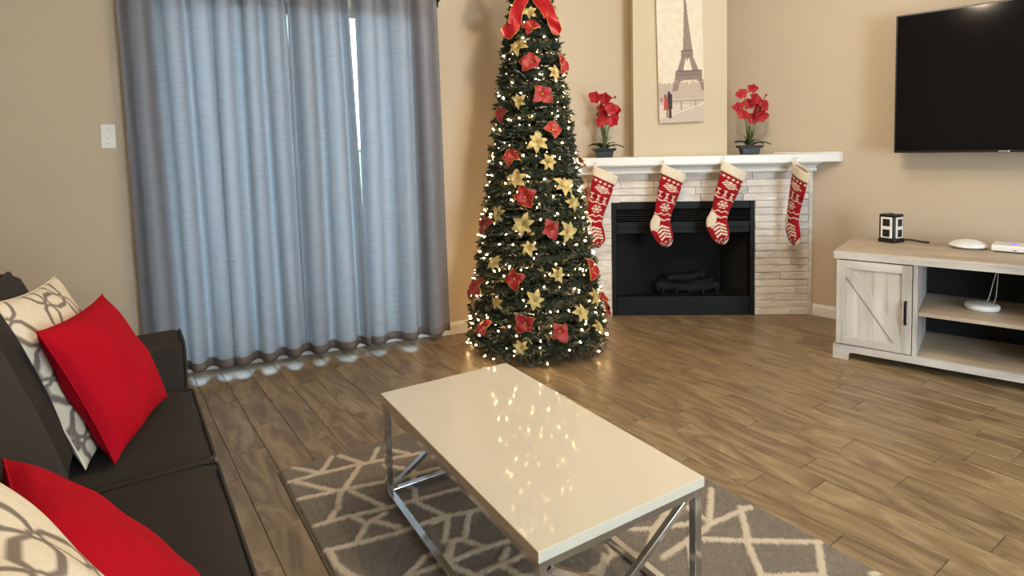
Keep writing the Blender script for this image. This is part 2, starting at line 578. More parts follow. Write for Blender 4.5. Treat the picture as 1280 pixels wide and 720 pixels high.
w2 = boxes('window_2', [((0.7, YF-0.10, 0.30), (0.76, YF-0.04, 2.25)), ((2.44, YF-0.10, 0.30), (2.5, YF-0.04, 2.25)),
                        ((0.76, YF-0.10, 0.30), (2.44, YF-0.04, 0.36)), ((0.76, YF-0.10, 2.19), (2.44, YF-0.04, 2.25)), ((1.58, YF-0.10, 0.36), (1.62, YF-0.04, 2.19))], M_white)
struct(w2, 'white framed window behind the viewer')

# ---- baseboards
def baseboard(name, origin, ang, s0, s1, label):
    prof = [(0, 0), (-0.016, 0), (-0.016, 0.07), (-0.010, 0.082), (-0.006, 0.092), (0, 0.092)]
    V, F = [], []
    for s in (s0, s1):
        for y, z in prof:
            V.append((s, y-0.001, z))
    n = len(prof)
    for i in range(n):
        j = (i+1) % n
        F.append((i, j, n+j, n+i))
    F.append(tuple(range(n))); F.append(tuple(range(2*n-1, n-1, -1)))
    o = pydata(name, V, F, M_white, loc=origin, rot=(0, 0, ang))
    struct(o, label)
    return o
baseboard('baseboard_back', W0, A_BACK, S1+0.07, 0.95, 'white baseboard between curtain and fireplace')
baseboard('baseboard_back_left', W0, A_BACK, -2.9, S0-0.07, 'white baseboard behind the sofa end').name = 'baseboard_left'
baseboard('baseboard_right', WR, A_RIGHT, 0.012, 5.5, 'white baseboard between fireplace and media console')

# ---- sliding glass door
dr = bpy.data.objects.new('door_1', None); COL.objects.link(dr)
dr.location = W0; dr.rotation_euler = (0, 0, A_BACK)
struct(dr, 'sliding glass patio door hidden behind the curtains')
boxes('door_frame', [((S0, 0.02, 0), (S0+0.05, 0.12, ZD)), ((S1-0.05, 0.02, 0), (S1, 0.12, ZD)), ((S0+0.05, 0.02, ZD-0.05), (S1-0.05, 0.12, ZD)), ((S0+0.05, 0.02, 0), (S1-0.05, 0.12, 0.03))], M_white, dr)
mid = (S0+S1)/2
for a, b, y in ((S0+0.05, mid+0.03, 0.085), (mid-0.03, S1-0.05, 0.05)):
    boxes('sash', [((a, y-0.015, 0.03), (a+0.06, y+0.015, ZD-0.05)), ((b-0.06, y-0.015, 0.03), (b, y+0.015, ZD-0.05)),
                   ((a+0.06, y-0.015, 0.03), (b-0.06, y+0.015, 0.10)), ((a+0.06, y-0.015, ZD-0.12), (b-0.06, y+0.015, ZD-0.05))], M_white, dr)
    box('pane', (a+0.06, y-0.003, 0.10), (b-0.06, y+0.003, ZD-0.12), M_glass, dr)

# ---- outside
pt = box('patio', (-3.2, 0.16, -0.16), (1.4, 3.2, -0.03), M_patio, loc=W0, rot=(0, 0, A_BACK))
struct(pt, 'pale concrete patio outside the glass door', )
rf_ = box('added_roof', (-3.2, 0.15, 2.70), (1.4, 2.35, 2.87), M_white, loc=W0, rot=(0, 0, A_BACK))  # unseen roof, added to block high sky so the curtain tops darken
struct(rf_, 'unseen white roof added outside to darken the curtain tops')
hd = thing('hedge', 'green hedge outside seen through the gap of the curtains', 'hedge', W0+UN*3.9+U*(-0.4), (0, 0, A_BACK))
V, F = [], []
nx, nz = 60, 24
for j in range(nz+1):
    for i in range(nx+1):
        x = -2.2+4.4*i/nx; z = -0.1+1.55*j/nz
        V.append((x, 0.25*fbm(x*3, z*3, 1)+0.12*fbm(x*9, z*9, 4)-0.2*(j/nz)**3*-1, z+(0.12*fbm(x*4, 3.3) if j == nz else 0)))
for j in range(nz):
    for i in range(nx):
        a = j*(nx+1)+i
        F.append((a, a+1, a+nx+2, a+nx+1))
n0 = len(V)
for i in range(nx+1):
    x = -2.2+4.4*i/nx
    V.append((x, 0.9, 1.4)); V.append((x, 0.9, -0.1))
for i in range(nx):
    a = nz*(nx+1)+i
    F.append((a, a+1, n0+2*i+2, n0+2*i)); F.append((n0+2*i, n0+2*i+2, n0+2*i+3, n0+2*i+1))
pydata('foliage', V, F, M_hedge, hd, True)
for s in (-1.6, -0.5, 0.6, 1.7):
    tube('stem', [(s, 0.5, -0.12), (s+0.03, 0.5, 0.5)], 0.03, M_log, hd)

# ------------------------------------------------------------------ curtains
def curtain_panel(s0t, s1t, s0b, s1b, nf, phase, seed, label):
    root = thing('curtain', label, 'curtain', W0, (0, 0, A_BACK), 'curtains over the sliding door')
    NX, NZ = 90, 44
    ZT, ZB = 2.52, 0.045
    r = random.Random(seed)
    ph = [r.uniform(0, 6.28) for _ in range(4)]
    def pt(a, b):     # a across 0..1, b down 0..1
        z = ZT+(ZB-ZT)*b
        bb = b**0.8
        s0 = s0t+(s0b-s0t)*bb; s1 = s1t+(s1b-s1t)*bb
        warp = 0.05*math.sin(2*PI*a+ph[0])+0.03*math.sin(4*PI*a+ph[1]+1.5*b)
        t = a+warp*a*(1-a)*2
        c = math.sin(2*PI*nf*t+phase+0.35*math.sin(2.2*b+ph[2]))
        amp = 0.036+0.016*b+0.008*math.sin(3*t*PI+ph[3])
        y = -0.092+amp*(abs(c)**0.65)*(1 if c > 0 else -1)
        y += 0.006*math.sin(5*b+7*a+ph[3])*b
        s = s0+(s1-s0)*a+0.008*math.cos(2*PI*nf*t+phase)
        return s, y, z
    hb = 1-0.055/(ZT-ZB)
    rows = [hb*j/NZ for j in range(NZ+1)]
    V, F = [], []
    for b in rows:
        for i in range(NX+1):
            V.append(pt(i/NX, b))
    W = NX+1
    for j in range(NZ):
        for i in range(NX):
            a = j*W+i
            F.append((a, a+W, a+W+1, a+1))
    pydata('cloth', V, F, M_curtain, root, True)
    V, F = [], []
    for off in (-0.004, 0.004):
        for b in (hb-0.001, (hb+1)/2, 1.0):
            for i in range(NX+1):
                s, y, z = pt(i/NX, b)
                V.append((s, y+off, z))
    for k in range(5):
        for i in range(NX):
            a = k*W+i if k != 2 else None
            if a is None:
                F.append((2*W+i, 5*W+i, 5*W+i+1, 2*W+i+1)); continue
            F.append((a, a+W, a+W+1, a+1))
    # last strip closes the top
    h = pydata('hem', V, F, M_hem, root, True)
    h['label'] = 'brown grey stitched hem'
    return root
curtain_panel(-2.05, -1.545, -2.00, -1.500, 3.0, 0.4, 3, 'grey slub curtain beside the light switch')
curtain_panel(-1.530, -1.100, -1.515, -1.050, 3.0, 2.0, 8, 'grey curtain second from the light switch')
curtain_panel(-1.098, -0.712, -1.062, -0.635, 2.5, 1.0, 15, 'grey curtain left of the bright gap between curtains')
curtain_panel(-0.655, -0.075, -0.640, -0.035, 3.0, 2.6, 21, 'grey curtain beside the Christmas tree')
rod = thing('curtain_rod', 'black curtain rod with finials above the sliding door', 'curtain rod', W0+Vector((0, 0, 2.49)), (0, 0, A_BACK))
tube('rod', [(-2.16, -0.085, 0), (-1.0, -0.085, 0), (-0.05, -0.085, 0)], 0.012, M_blackmetal, rod, 12)
for s in (-2.16, -0.05):
    lathe('finial', [(0.001, -0.03), (0.015, -0.025), (0.024, -0.005), (0.022, 0.012), (0.012, 0.026), (0.001, 0.03)], M_blackmetal, rod, 16, (s, -0.085, 0), (0, rad(90), 0))
for s in (-2.10, -1.06, -0.066):
    boxes('bracket', [((s-0.008, -0.085, -0.03), (s+0.008, 0.0, -0.014)), ((s-0.016, -0.008, -0.06), (s+0.016, -0.0005, 0.03))], M_blackmetal, rod)

# ---- light switch
sw = thing('light_switch', 'white toggle light switch plate beside the curtain', 'light switch', W0+U*(-2.124)+Vector((0, 0, 1.515)), (0, 0, A_BACK))
box('plate', (-0.037, -0.007, -0.072), (0.037, -0.0005, 0.072), M_whitepl, sw, 0.003)
box('toggle', (-0.005, -0.020, -0.012), (0.005, -0.006, 0.006), M_whitepl, sw, 0.001, M=Matrix.Rotation(rad(-18), 4, 'X'))
for z in (-0.042, 0.042):
    lathe('screw', [(0.0035, 0.0), (0.0035, 0.001), (0.001, 0.0018)], M_chrome, sw, 10, (0, -0.0068, z), (rad(90), 0, 0))

# ------------------------------------------------------------------ fireplace (local: x along its face, y into the corner)
A_FIRE = rad(-37)
FO = Vector((3.85177, 3.17108, 0))
FD = Vector((math.cos(A_FIRE), math.sin(A_FIRE), 0)); FN = Vector((-FD.y, FD.x, 0))
def fpt(x, y, z):
    return FO+FD*x+FN*y+Vector((0, 0, z))
fp = thing('fireplace', 'corner fireplace faced in whitewashed ledger stone under a white mantel', 'fireplace', FO, (0, 0, A_FIRE))
FL, FR, FT = -0.962, 0.962, 1.165
OL, OR_, OT = -0.632, 0.508, 0.934
core = prism('surround', [(FL+0.005, 0.001), (OL, 0.001), (OL, 0.10), (FL+0.20, 0.10)], 0, FT, M_wall, fp)
prism('surround', [(OR_, 0.001), (FR-0.006, 0.001), (FR-0.115, 0.10), (OR_, 0.10)], 0, FT, M_wall, fp)
box('lintel', (OL, 0.001, OT), (OR_, 0.10, FT), M_wall, fp)
rng = random.Random(11)
SN = 20
rh = FT/SN
stone_cache = {}
def stone(x0, x1, z0, z1):
    L = round(x1-x0, 2); L = max(L, 0.05)
    dep = rng.choice((0.012, 0.015, 0.018, 0.021))
    key = (L, dep, rng.randint(0, 1))
    if key not in stone_cache:
        bm = bmesh.new()
        h = z1-z0
        add_box(bm, (-0.5, -dep, -h/2+0.0012), (0.5, 0.0, h/2-0.0012))
        fr = [e for e in bm.edges if all(v.co.y < -dep+1e-5 for v in e.verts)]
        bmesh.ops.bevel(bm, geom=fr, offset=0.004, segments=1, affect='EDGES')
        bmesh.ops.scale(bm, vec=(L-0.0025, 1, 1), verts=bm.verts)
        r = random.Random(hash(key) % 999)
        for v in bm.verts:
            if v.co.y < -0.005:
                v.co.y += r.uniform(-0.003, 0.003); v.co.z += r.uniform(-0.0015, 0.0015)
        bmesh.ops.recalc_face_normals(bm, faces=bm.faces)
        me = bpy.data.meshes.new('stone'); bm.to_mesh(me); bm.free()
        me.materials.append(M_stone)
        stone_cache[key] = me
    o = link('stone', stone_cache[key], None, fp, ((x0+x1)/2, 0.0, (z0+z1)/2))
    o.scale.x = (x1-x0)/L
def stone_row(xa, xb, z0, z1):
    x = xa
    while x < xb-1e-4:
        L = rng.uniform(0.14, 0.42)
        if xb-(x+L) < 0.10:
            L = xb-x
        stone(x, x+L, z0, z1)
        x += L
for i in range(SN):
    z0, z1 = i*rh, (i+1)*rh
    if z1 <= OT+0.002:
        stone_row(FL, OL-0.004, z0, z1)
        stone_row(OR_+0.004, FR-0.03, z0, z1)
    else:
        stone_row(FL, FR-0.03, z0, z1)
e = box('edge_trim', (FR-0.030, -0.022, 0), (FR-0.004, 0.0, FT), M_stone, fp, 0.002)
e['label'] = 'pale vertical stone edge strip'
# metal insert
ins = boxes('insert_frame', [((OL, -0.016, 0), (OL+0.036, 0.05, OT)), ((OR_-0.036, -0.016, 0), (OR_, 0.05, OT)),
                             ((OL+0.036, -0.016, 0.874), (OR_-0.036, 0.05, OT)), ((OL+0.036, -0.016, 0.722), (OR_-0.036, 0.05, 0.772)),
                             ((OL+0.036, -0.012, 0.0), (OR_-0.036, 0.05, 0.155))], M_blackmetal, fp, 0.003)
ins['label'] = 'black metal firebox surround'
for k in range(5):
    z = 0.786+0.0185*k
    box('louver', (OL+0.036, -0.004, -0.0035), (OR_-0.036, 0.022, 0.0035), M_blackmetal, ins, M=Matrix.Translation((0, 0, z)) @ Matrix.Rotation(rad(-35), 4, 'X'))
box('smoke_lip', (OL+0.036, 0.0, 0.676), (OR_-0.036, 0.02, 0.722), M_blackmetal, fp, 0.002)
# firebox
V = [(OL+0.036, 0.05, 0.10), (OR_-0.036, 0.05, 0.10), (0.34, 0.345, 0.10), (-0.14, 0.345, 0.10)]
V += [(x, y, 0.93) for x, y, z in V]
pydata('firebox', V, [(0, 1, 2, 3), (4, 7, 6, 5), (1, 5, 6, 2), (2, 6, 7, 3), (3, 7, 4, 0)], M_firebrick, fp)
lg = thing('gas_log_set', 'charred gas logs on a black grate inside the dark firebox', 'fire logs', fpt(0.02, 0.19, 0.1005), (0, 0, A_FIRE))
for k in range(5):
    boxes('grate_bar', [((-0.22+0.11*k-0.006, -0.09, 0.045), (-0.22+0.11*k+0.006, 0.08, 0.057)), ((-0.22+0.11*k-0.006, -0.09, 0.0), (-0.22+0.11*k+0.006, -0.078, 0.10))], M_blackmetal, lg)
boxes('grate_rail', [((-0.24, -0.06, 0.033), (0.24, -0.048, 0.045)), ((-0.24, 0.05, 0.0), (0.24, 0.062, 0.045))], M_blackmetal, lg)
for (x0, y0, z0, x1, y1, z1, r) in ((-0.27, -0.04, 0.095, 0.25, -0.05, 0.10, 0.038), (-0.22, 0.04, 0.10, 0.24, 0.05, 0.105, 0.042), (-0.16, -0.05, 0.165, 0.15, 0.05, 0.18, 0.03)):
    pts, rr = [], []
    for k in range(9):
        f = k/8
        pts.append((x0+(x1-x0)*f, y0+(y1-y0)*f+0.008*math.sin(9*f), z0+(z1-z0)*f+0.006*math.sin(7*f+1)))
        rr.append(r*(0.9+0.18*math.sin(11*f+x0*20)))
    tube('log', pts, rr, M_log, lg, 10)
# mantel
mt = prism('mantel_shelf', [(-1.25, -0.17), (1.095, -0.17), (1.128, -0.150), (0.288, 0.622), (-1.268, -0.150)], 1.238, 1.302, M_white, fp, 0.004)
mt['label'] = 'white painted mantel shelf filling the corner'
prof = [(-0.150, 1.238), (-0.150, 1.232), (-0.142, 1.228), (-0.118, 1.222), (-0.098, 1.210), (-0.088, 1.196), (-0.086, 1.188), (-0.096, 1.186), (-0.098, 1.176), (-0.092, 1.166), (-0.026, 1.166), (-0.026, 1.238)]
V, F = [], []
ends = []
for sx, base in ((-1, FL+0.0), (1, FR-0.01)):
    for y, z in prof:
        V.append((base+sx*0.28*max(0.0, -y-0.09) - (0.0 if sx > 0 else 0.0), y, z))
n = len(prof)
for i in range(n):
    j = (i+1) % n
    F.append((i, j, n+j, n+i))
F.append(tuple(range(n))); F.append(tuple(range(2*n-1, n-1, -1)))
pydata('crown_moulding', V, F, M_white, fp)
er = prism('shelf_return', [(0.975, -0.145), (1.118, -0.1495), (0.80, 0.135), (0.70, 0.10)], 1.3025, 1.3145, M_white, fp, 0.003)
er['label'] = 'thin white board at the wall end of the mantel'
# chimney column above the mantel
CL, CR_, CF = -0.437, 0.312, 0.06
col = prism('wall_chimney', [(CL, CF), (CR_, CF), (CR_, 0.585), (0.288, 0.618), (CL, 0.262)], 1.3025, CEIL-0.001, M_column)
col.location = FO; col.rotation_euler = (0, 0, A_FIRE)
struct(col, 'cream chimney column rising from the mantel')

# ---- canvas print
CWD, CHT = 0.362, 1.08
cv = thing('canvas_picture', 'tall narrow canvas print of a lattice tower and a strolling couple', 'picture', fpt(-0.054, CF-0.0005, 1.575), (0, rad(-1.2), A_FIRE))
cvb = box('canvas_side', (-CWD/2, -0.030, 0), (CWD/2, 0, CHT), simple('canvas_edge', rgb(198, 186, 166), 0.85, nscale=200, nstr=0.2), cv, 0.002)
def paint(u, v):
    X = 62+250*u; Y = 675*(1-v/0.895)
    nz_ = fbm(u*9, v*26, 2.0); n2_ = fbm(u*40, v*110, 5.0)
    c = [222+8*nz_, 210+8*nz_, 188+8*nz_]
    def mixc(t, k):
        for i in range(3):
            c[i] = c[i]*(1-k)+t[i]*k
    if Y > 440:                                        # hazy trees
        h = 455+18*fbm(u*14, 0.3, 7)
        if Y > h:
            mixc((176+22*n2_, 158+22*n2_, 142+20*n2_), 0.75)
    if Y > 545:                                        # quay and path
        mixc((196+12*n2_, 182+12*n2_, 168+12*n2_), 0.9)
        if X < 230 and 655-(X-62)*0.42 > Y > 575:
            mixc((212+14*n2_, 200+14*n2_, 184), 0.9)
    tcol = (122+26*n2_, 104+24*n2_, 96+22*n2_)
    tx = 218+0.035*max(Y, 0)
    if Y < 280:
        hw = 5+22*(max(0, Y+70)/350)**1.6
        if abs(X-tx) < hw: mixc(tcol, 0.8)
    if 275 <= Y <= 318 and abs(X-224) < 33: mixc((104, 88, 84) if (Y < 284 or 298 < Y < 304) else tcol, 0.85)
    if 318 < Y < 392:
        f = (Y-318)/74
        if abs(X-(203-20*f)) < 12+5*f or abs(X-(247+22*f)) < 12+5*f: mixc(tcol, 0.8)
        if abs(X-225) < 5 and f < 0.2: mixc(tcol, 0.6)
    if 385 <= Y <= 437 and 160-(Y-385)*0.15 < X < 303: mixc((100, 86, 82) if (Y < 394 or 408 < Y < 414) else tcol, 0.85)
    if 437 < Y < 500:
        f = (Y-437)/63
        if abs(X-(168-16*f)) < 16: mixc(tcol, 0.65)
        if abs(X-(296+14*f)) < 12: mixc(tcol, 0.65)
        a = (X-232)/62
        if abs(a) < 1 and Y < 437+16*(a*a)**1.5+4: mixc(tcol, 0.7)
    if 546 < Y < 558 and X > 130: mixc((206, 192, 176) if Y < 552 else (150, 134, 122), 0.8)
    if X > 130 and 558 < Y < 615-(X-130)*0.12 and (X-180) % 78 < 10: mixc((160, 142, 130), 0.8)
    if X > 130 and abs(Y-(632-(X-130)*0.32)) < 5: mixc((226, 214, 198), 0.7)
    # couple
    if 500 < Y < 525 and abs(X-120) < 7: mixc((60, 44, 42), 0.9)
    if 515 < Y < 598 and abs(X-124) < 13: mixc((52, 44, 48), 0.92)
    if 598 <= Y < 652 and abs(X-123) < 8: mixc((56, 46, 46), 0.9)
    if 518 < Y < 535 and abs(X-98) < 6: mixc((120, 70, 56), 0.8)
    if 532 < Y < 604 and abs(X-102) < 10+(Y-532)*0.06: mixc((170, 60, 54), 0.85)
    if 604 <= Y < 645 and abs(X-107) < 5: mixc((110, 84, 76), 0.7)
    if 535 < Y < 560 and abs(X-78) < 9: mixc((168, 96, 84), 0.6)
    return [lin(max(0, min(255, k))) for k in c]
V, F, C = [], [], []
NU, NV = 96, 270
for j in range(NV+1):
    for i in range(NU+1):
        u, v = i/NU, j/NV
        V.append((-CWD/2+CWD*u, -0.0305, CHT*v)); C.append(paint(u, v))
for j in range(NV):
    for i in range(NU):
        a = j*(NU+1)+i
        F.append((a, a+1, a+NU+2, a+NU+1))
pydata('print', V, F, M_canvas, cv, False, C)

# ---- stockings
K = 0.00122
ROWS = [((555, 118), (697, 185)), ((545, 172), (682, 238)), ((530, 250), (657, 310)), ((514, 330), (634, 370)), ((503, 410), (612, 425)),
        ((490, 450), (603, 462)), ((473, 488), (600, 488)), ((474, 530), (606, 515)), ((490, 572), (613, 545)), ((512, 610), (617, 575)), ((540, 636), (615, 608)), ((562, 645), (604, 632)), ((576, 646), (592, 642))]
ROWS = [tuple(((p[0]-555)*K, -(p[1]-118)*K) for p in r) for r in ROWS]
def cat(p0, p1, p2, p3, t):
    return tuple(0.5*(2*b+(-a+c)*t+(2*a-5*b+4*c-d)*t*t+(-a+3*b-3*c+d)*t**3) for a, b, c, d in zip(p0, p1, p2, p3))
def row_at(w):
    n = len(ROWS)-1
    i = min(int(w), n-1); t = w-i
    g = lambda k: ROWS[max(0, min(n, k))]
    return tuple(cat(g(i-1)[s], g(i)[s], g(i+1)[s], g(i+2)[s], t) for s in (0, 1))
RED_, DRED, CREAM_ = [lin(k) for k in (152, 14, 30)], [lin(k) for k in (112, 10, 26)], [lin(k) for k in (228, 214, 192)]
def knit_colour(w, u):
    """w: row coordinate 1..12, u: -1..1 across"""
    th = 0.10
    q = (u+1)*1.5
    if 1.22 < w < 1.36 and (q+0.3) % 0.62 < 0.34: return CREAM_
    if 1.5 < w < 2.15:                                    # nested chevrons
        d = (w-1.5)/0.65
        for k in range(4):
            if abs((2.10-0.13*k) - w - abs(u-0.05)*0.33) < 0.035 and abs(u-0.05) < 0.75-0.12*k: return CREAM_
        if abs(u-0.05) < 0.07 and 1.55 < w < 1.66: return CREAM_
    if 2.30 < w < 2.86:                                   # bobbins on dark dots
        f = (q+0.1) % 1.0
        if (2.34 < w < 2.42 or 2.72 < w < 2.80) and 0.15 < f < 0.72: return CREAM_
        if 2.42 <= w <= 2.72 and abs(f-0.44) < 0.09: return CREAM_
        if 2.45 < w < 2.75 and (f < 0.22 or f > 0.78): return DRED
    if abs(w-(3.03+0.07*math.sin(u*8))) < 0.045: return CREAM_
    if 3.15 < w < 4.05:                                   # snowflake
        x, y = (u-0.0)/0.62, (w-3.6)/0.42
        r = math.hypot(x, y)
        if r < 1.0:
            a = math.atan2(y, x) % (PI/3)
            a = min(a, PI/3-a)
            if r*math.sin(a) < 0.085: return CREAM_
            if abs(r-0.62-a*0.35) < 0.07 and a < 0.36: return CREAM_
    if abs(w-(4.35+0.13*math.sin(u*8+1))) < 0.085: return CREAM_
    if abs(w-(5.35+0.16*math.sin(u*7))) < 0.13: return CREAM_
    if 6.2 < w < 9.2:
        for k in range(4):
            if abs(w-(6.9+0.62*k)-0.9*abs(u-0.1)+0.3) < 0.17 and abs(u-0.1) < 0.62: return CREAM_
    if abs(w-(7.0+0.3*math.sin(u*9))) < 0.17 and u < -0.2: return CREAM_
    if 9.3 < w < 10.4:
        f = (q*1.1) % 1.0
        if (f-0.5)**2*3+((w-9.85)/0.5)**2*0.3 < 0.16: return DRED
        if (f-0.5)**2*3+((w-9.85)/0.5)**2*0.3 < 0.30: return CREAM_
    return RED_
def stocking_meshes():
    NV, NR = 150, 56
    n = len(ROWS)-1
    ring = []
    V, C = [], []
    ws = [0.75+(n-0.75)*j/NV for j in range(NV+1)]
    for w in ws:
        L, R = row_at(w)
        cx, cz = (L[0]+R[0])/2, (L[1]+R[1])/2
        hx, hz = (R[0]-L[0])/2, (R[1]-L[1])/2
        wid = math.hypot(hx, hz)
        T = 0.027*min(1.0, wid/0.06)
        for k in range(NR):
            a = 2*PI*k/NR
            u = math.cos(a)
            V.append((cx+hx*u, -T*math.sin(a), cz+hz*u))
            C.append(knit_colour(w, u))
    reg = {'leg': [], 'heel': [], 'toe': []}
    for j in range(NV):
        wm = (ws[j]+ws[j+1])/2
        for k in range(NR):
            a = 2*PI*(k+0.5)/NR
            u = math.cos(a)
            f = (j*NR+k, j*NR+(k+1) % NR, (j+1)*NR+(k+1) % NR, (j+1)*NR+k)
            heel = ((u+1.05)/0.98)**2+((wm-5.9)/1.35)**2 < 1
            toe = (u-0.1)*0.9+(wm-10.7)*0.75 > 0 and wm > 9.8
            reg['heel' if heel else 'toe' if toe else 'leg'].append(f)
    out = {}
    for nm, fs in reg.items():
        ids = {}
        vv, cc, ff = [], [], []
        for f in fs:
            g = []
            for i in f:
                if i not in ids:
                    ids[i] = len(vv); vv.append(V[i]); cc.append(C[i])
                g.append(ids[i])
            ff.append(tuple(g))
        me = bpy.data.meshes.new(nm)
        me.from_pydata(vv, [], ff)
        me.polygons.foreach_set('use_smooth', [True]*len(ff))
        if nm == 'leg':
            ca = me.color_attributes.new('Col', 'FLOAT_COLOR', 'POINT')
            flat = []
            for c in cc: flat.extend((*c, 1.0))
            ca.data.foreach_set('color', flat)
            me.materials.append(M_knit)
        else:
            me.materials.append(M_knitcream)
        out[nm] = me
    # turned-over cuff
    vv, ff = [], []
    prof = [(0.90, 0.97), (1.06, 1.06), (1.02, 1.10), (0.7, 1.10), (0.3, 1.08), (0.05, 1.08), (-0.03, 1.03), (0.0, 0.94), (0.3, 0.9)]
    for w, s in prof:
        L, R = row_at(max(w, 0.0))
        ex = min(w, 0.0)
        cx, cz = (L[0]+R[0])/2, (L[1]+R[1])/2-ex*0.06
        hx, hz = (R[0]-L[0])/2, (R[1]-L[1])/2
        for k in range(NR):
            a = 2*PI*k/NR
            vv.append((cx+hx*s*math.cos(a), -0.031*s*math.sin(a), cz+hz*s*math.cos(a)))
    for j in range(len(prof)-1):
        for k in range(NR):
            ff.append((j*NR+k, j*NR+(k+1) % NR, (j+1)*NR+(k+1) % NR, (j+1)*NR+k))
    me = bpy.data.meshes.new('cuff'); me.from_pydata(vv, [], ff)
    me.polygons.foreach_set('use_smooth', [True]*len(ff)); me.materials.append(M_knitcream)
    out['cuff'] = me
    V2, F2 = tube_data([(0.012, 0, -0.02), (0.006, -0.006, 0.012), (0.004, 0.0, 0.028), (0.010, 0.008, 0.012), (0.016, 0, -0.02)], 0.0035, 8)
    me = bpy.data.meshes.new('hanging_loop'); me.from_pydata([tuple(v) for v in V2], [], F2); me.materials.append(M_knitcream)
    out['hanging_loop'] = me
    return out
SM = stocking_meshes()
for x, z, rz, ry, lab in ((-0.782, 1.240, 0, 0, 'red and cream knit stocking hanging beside the Christmas tree'),
                          (-0.256, 1.243, 2, 0, 'red and cream knit stocking hanging second from the tree'),
                          (0.203, 1.258, -6, 3, 'red and cream knit stocking over the right of the firebox'),
                          (0.735, 1.243, -77, 0, 'red and cream stocking turned sideways over the stone at the mantel end')):
    st = thing('christmas_stocking', lab, 'stocking', fpt(x, -0.207, z), (0, rad(ry), A_FIRE+rad(rz)), 'Christmas stockings hung on the mantel')
    for nm, me in SM.items():
        o = link(nm, me, None, st)
    hk = tube('hook', [(0.008, 0.037, 0.030), (0.008, 0.010, 0.032), (0.008, 0.001, 0.028), (0.008, -0.004, 0.022)], 0.002, M_chrome, st, 6)

# ------------------------------------------------------------------ orchids
def petal_mesh(name, L, W, cup, mat, pts=0.35, tip=1.0, bend=0.0):
    """a leaf or petal lying along +x from the origin"""
    V, F = [], []
    n = 8
    for i in range(n+1):
        f = i/n
        w = W*(math.sin(PI*min(1, f**pts*1.0))**tip if 0 < f < 1 else 0.02)
        z = cup*math.sin(PI*f*0.9)-bend*f*f
        V += [(L*f, -w, z+cup*0.5), (L*f, 0, z-cup*0.15), (L*f, w, z+cup*0.5)]
    for i in range(n):
        a = 3*i
        F += [(a, a+3, a+4, a+1), (a+1, a+4, a+5, a+2)]
    me = bpy.data.meshes.new(name)
    me.from_pydata(V, [], F)
    me.polygons.foreach_set('use_smooth', [True]*len(F))
    me.materials.append(mat)
    return me
ORP = petal_mesh('petal', 0.044, 0.021, 0.008, M_orchid, 0.75, 0.7)
def lip_mesh():
    V, F = [], []
    for i in range(6):
        f = i/5
        for k in range(7):
            a = PI*k/6
            V.append((0.004+0.016*f, 0.010*math.cos(a)*(1-0.3*f), 0.009*math.sin(a)*(1-0.6*f)))
    for i in range(5):
        for k in range(6):
            a = i*7+k
            F.append((a, a+1, a+8, a+7))
    me = bpy.data.meshes.new('lip'); me.from_pydata(V, [], F); me.materials.append(M_orchidlip)
    me.polygons.foreach_set('use_smooth', [True]*len(F))
    return me
LIP = lip_mesh()
LEAFB = petal_mesh('leaf', 0.15, 0.026, 0.018, M_leaf, 0.6, 0.6, 0.05)
def blade_data(pts, w):
    V, F = [], []
    n = len(pts)
    for i, p in enumerate(pts):
        f = i/(n-1)
        ww = w*(1-f)**0.6+0.0006
        t = Vector(pts[min(i+1, n-1)])-Vector(pts[max(i-1, 0)])
        s = t.cross(Vector((0, 0, 1)))
        s = s.normalized() if s.length > 1e-4 else Vector((1, 0, 0))
        V += [Vector(p)-s*ww, Vector(p)+Vector((0, 0, -ww*0.4)), Vector(p)+s*ww]
    for i in range(n-1):
        a = 3*i
        F += [(a, a+3, a+4, a+1), (a+1, a+4, a+5, a+2)]
    return V, F
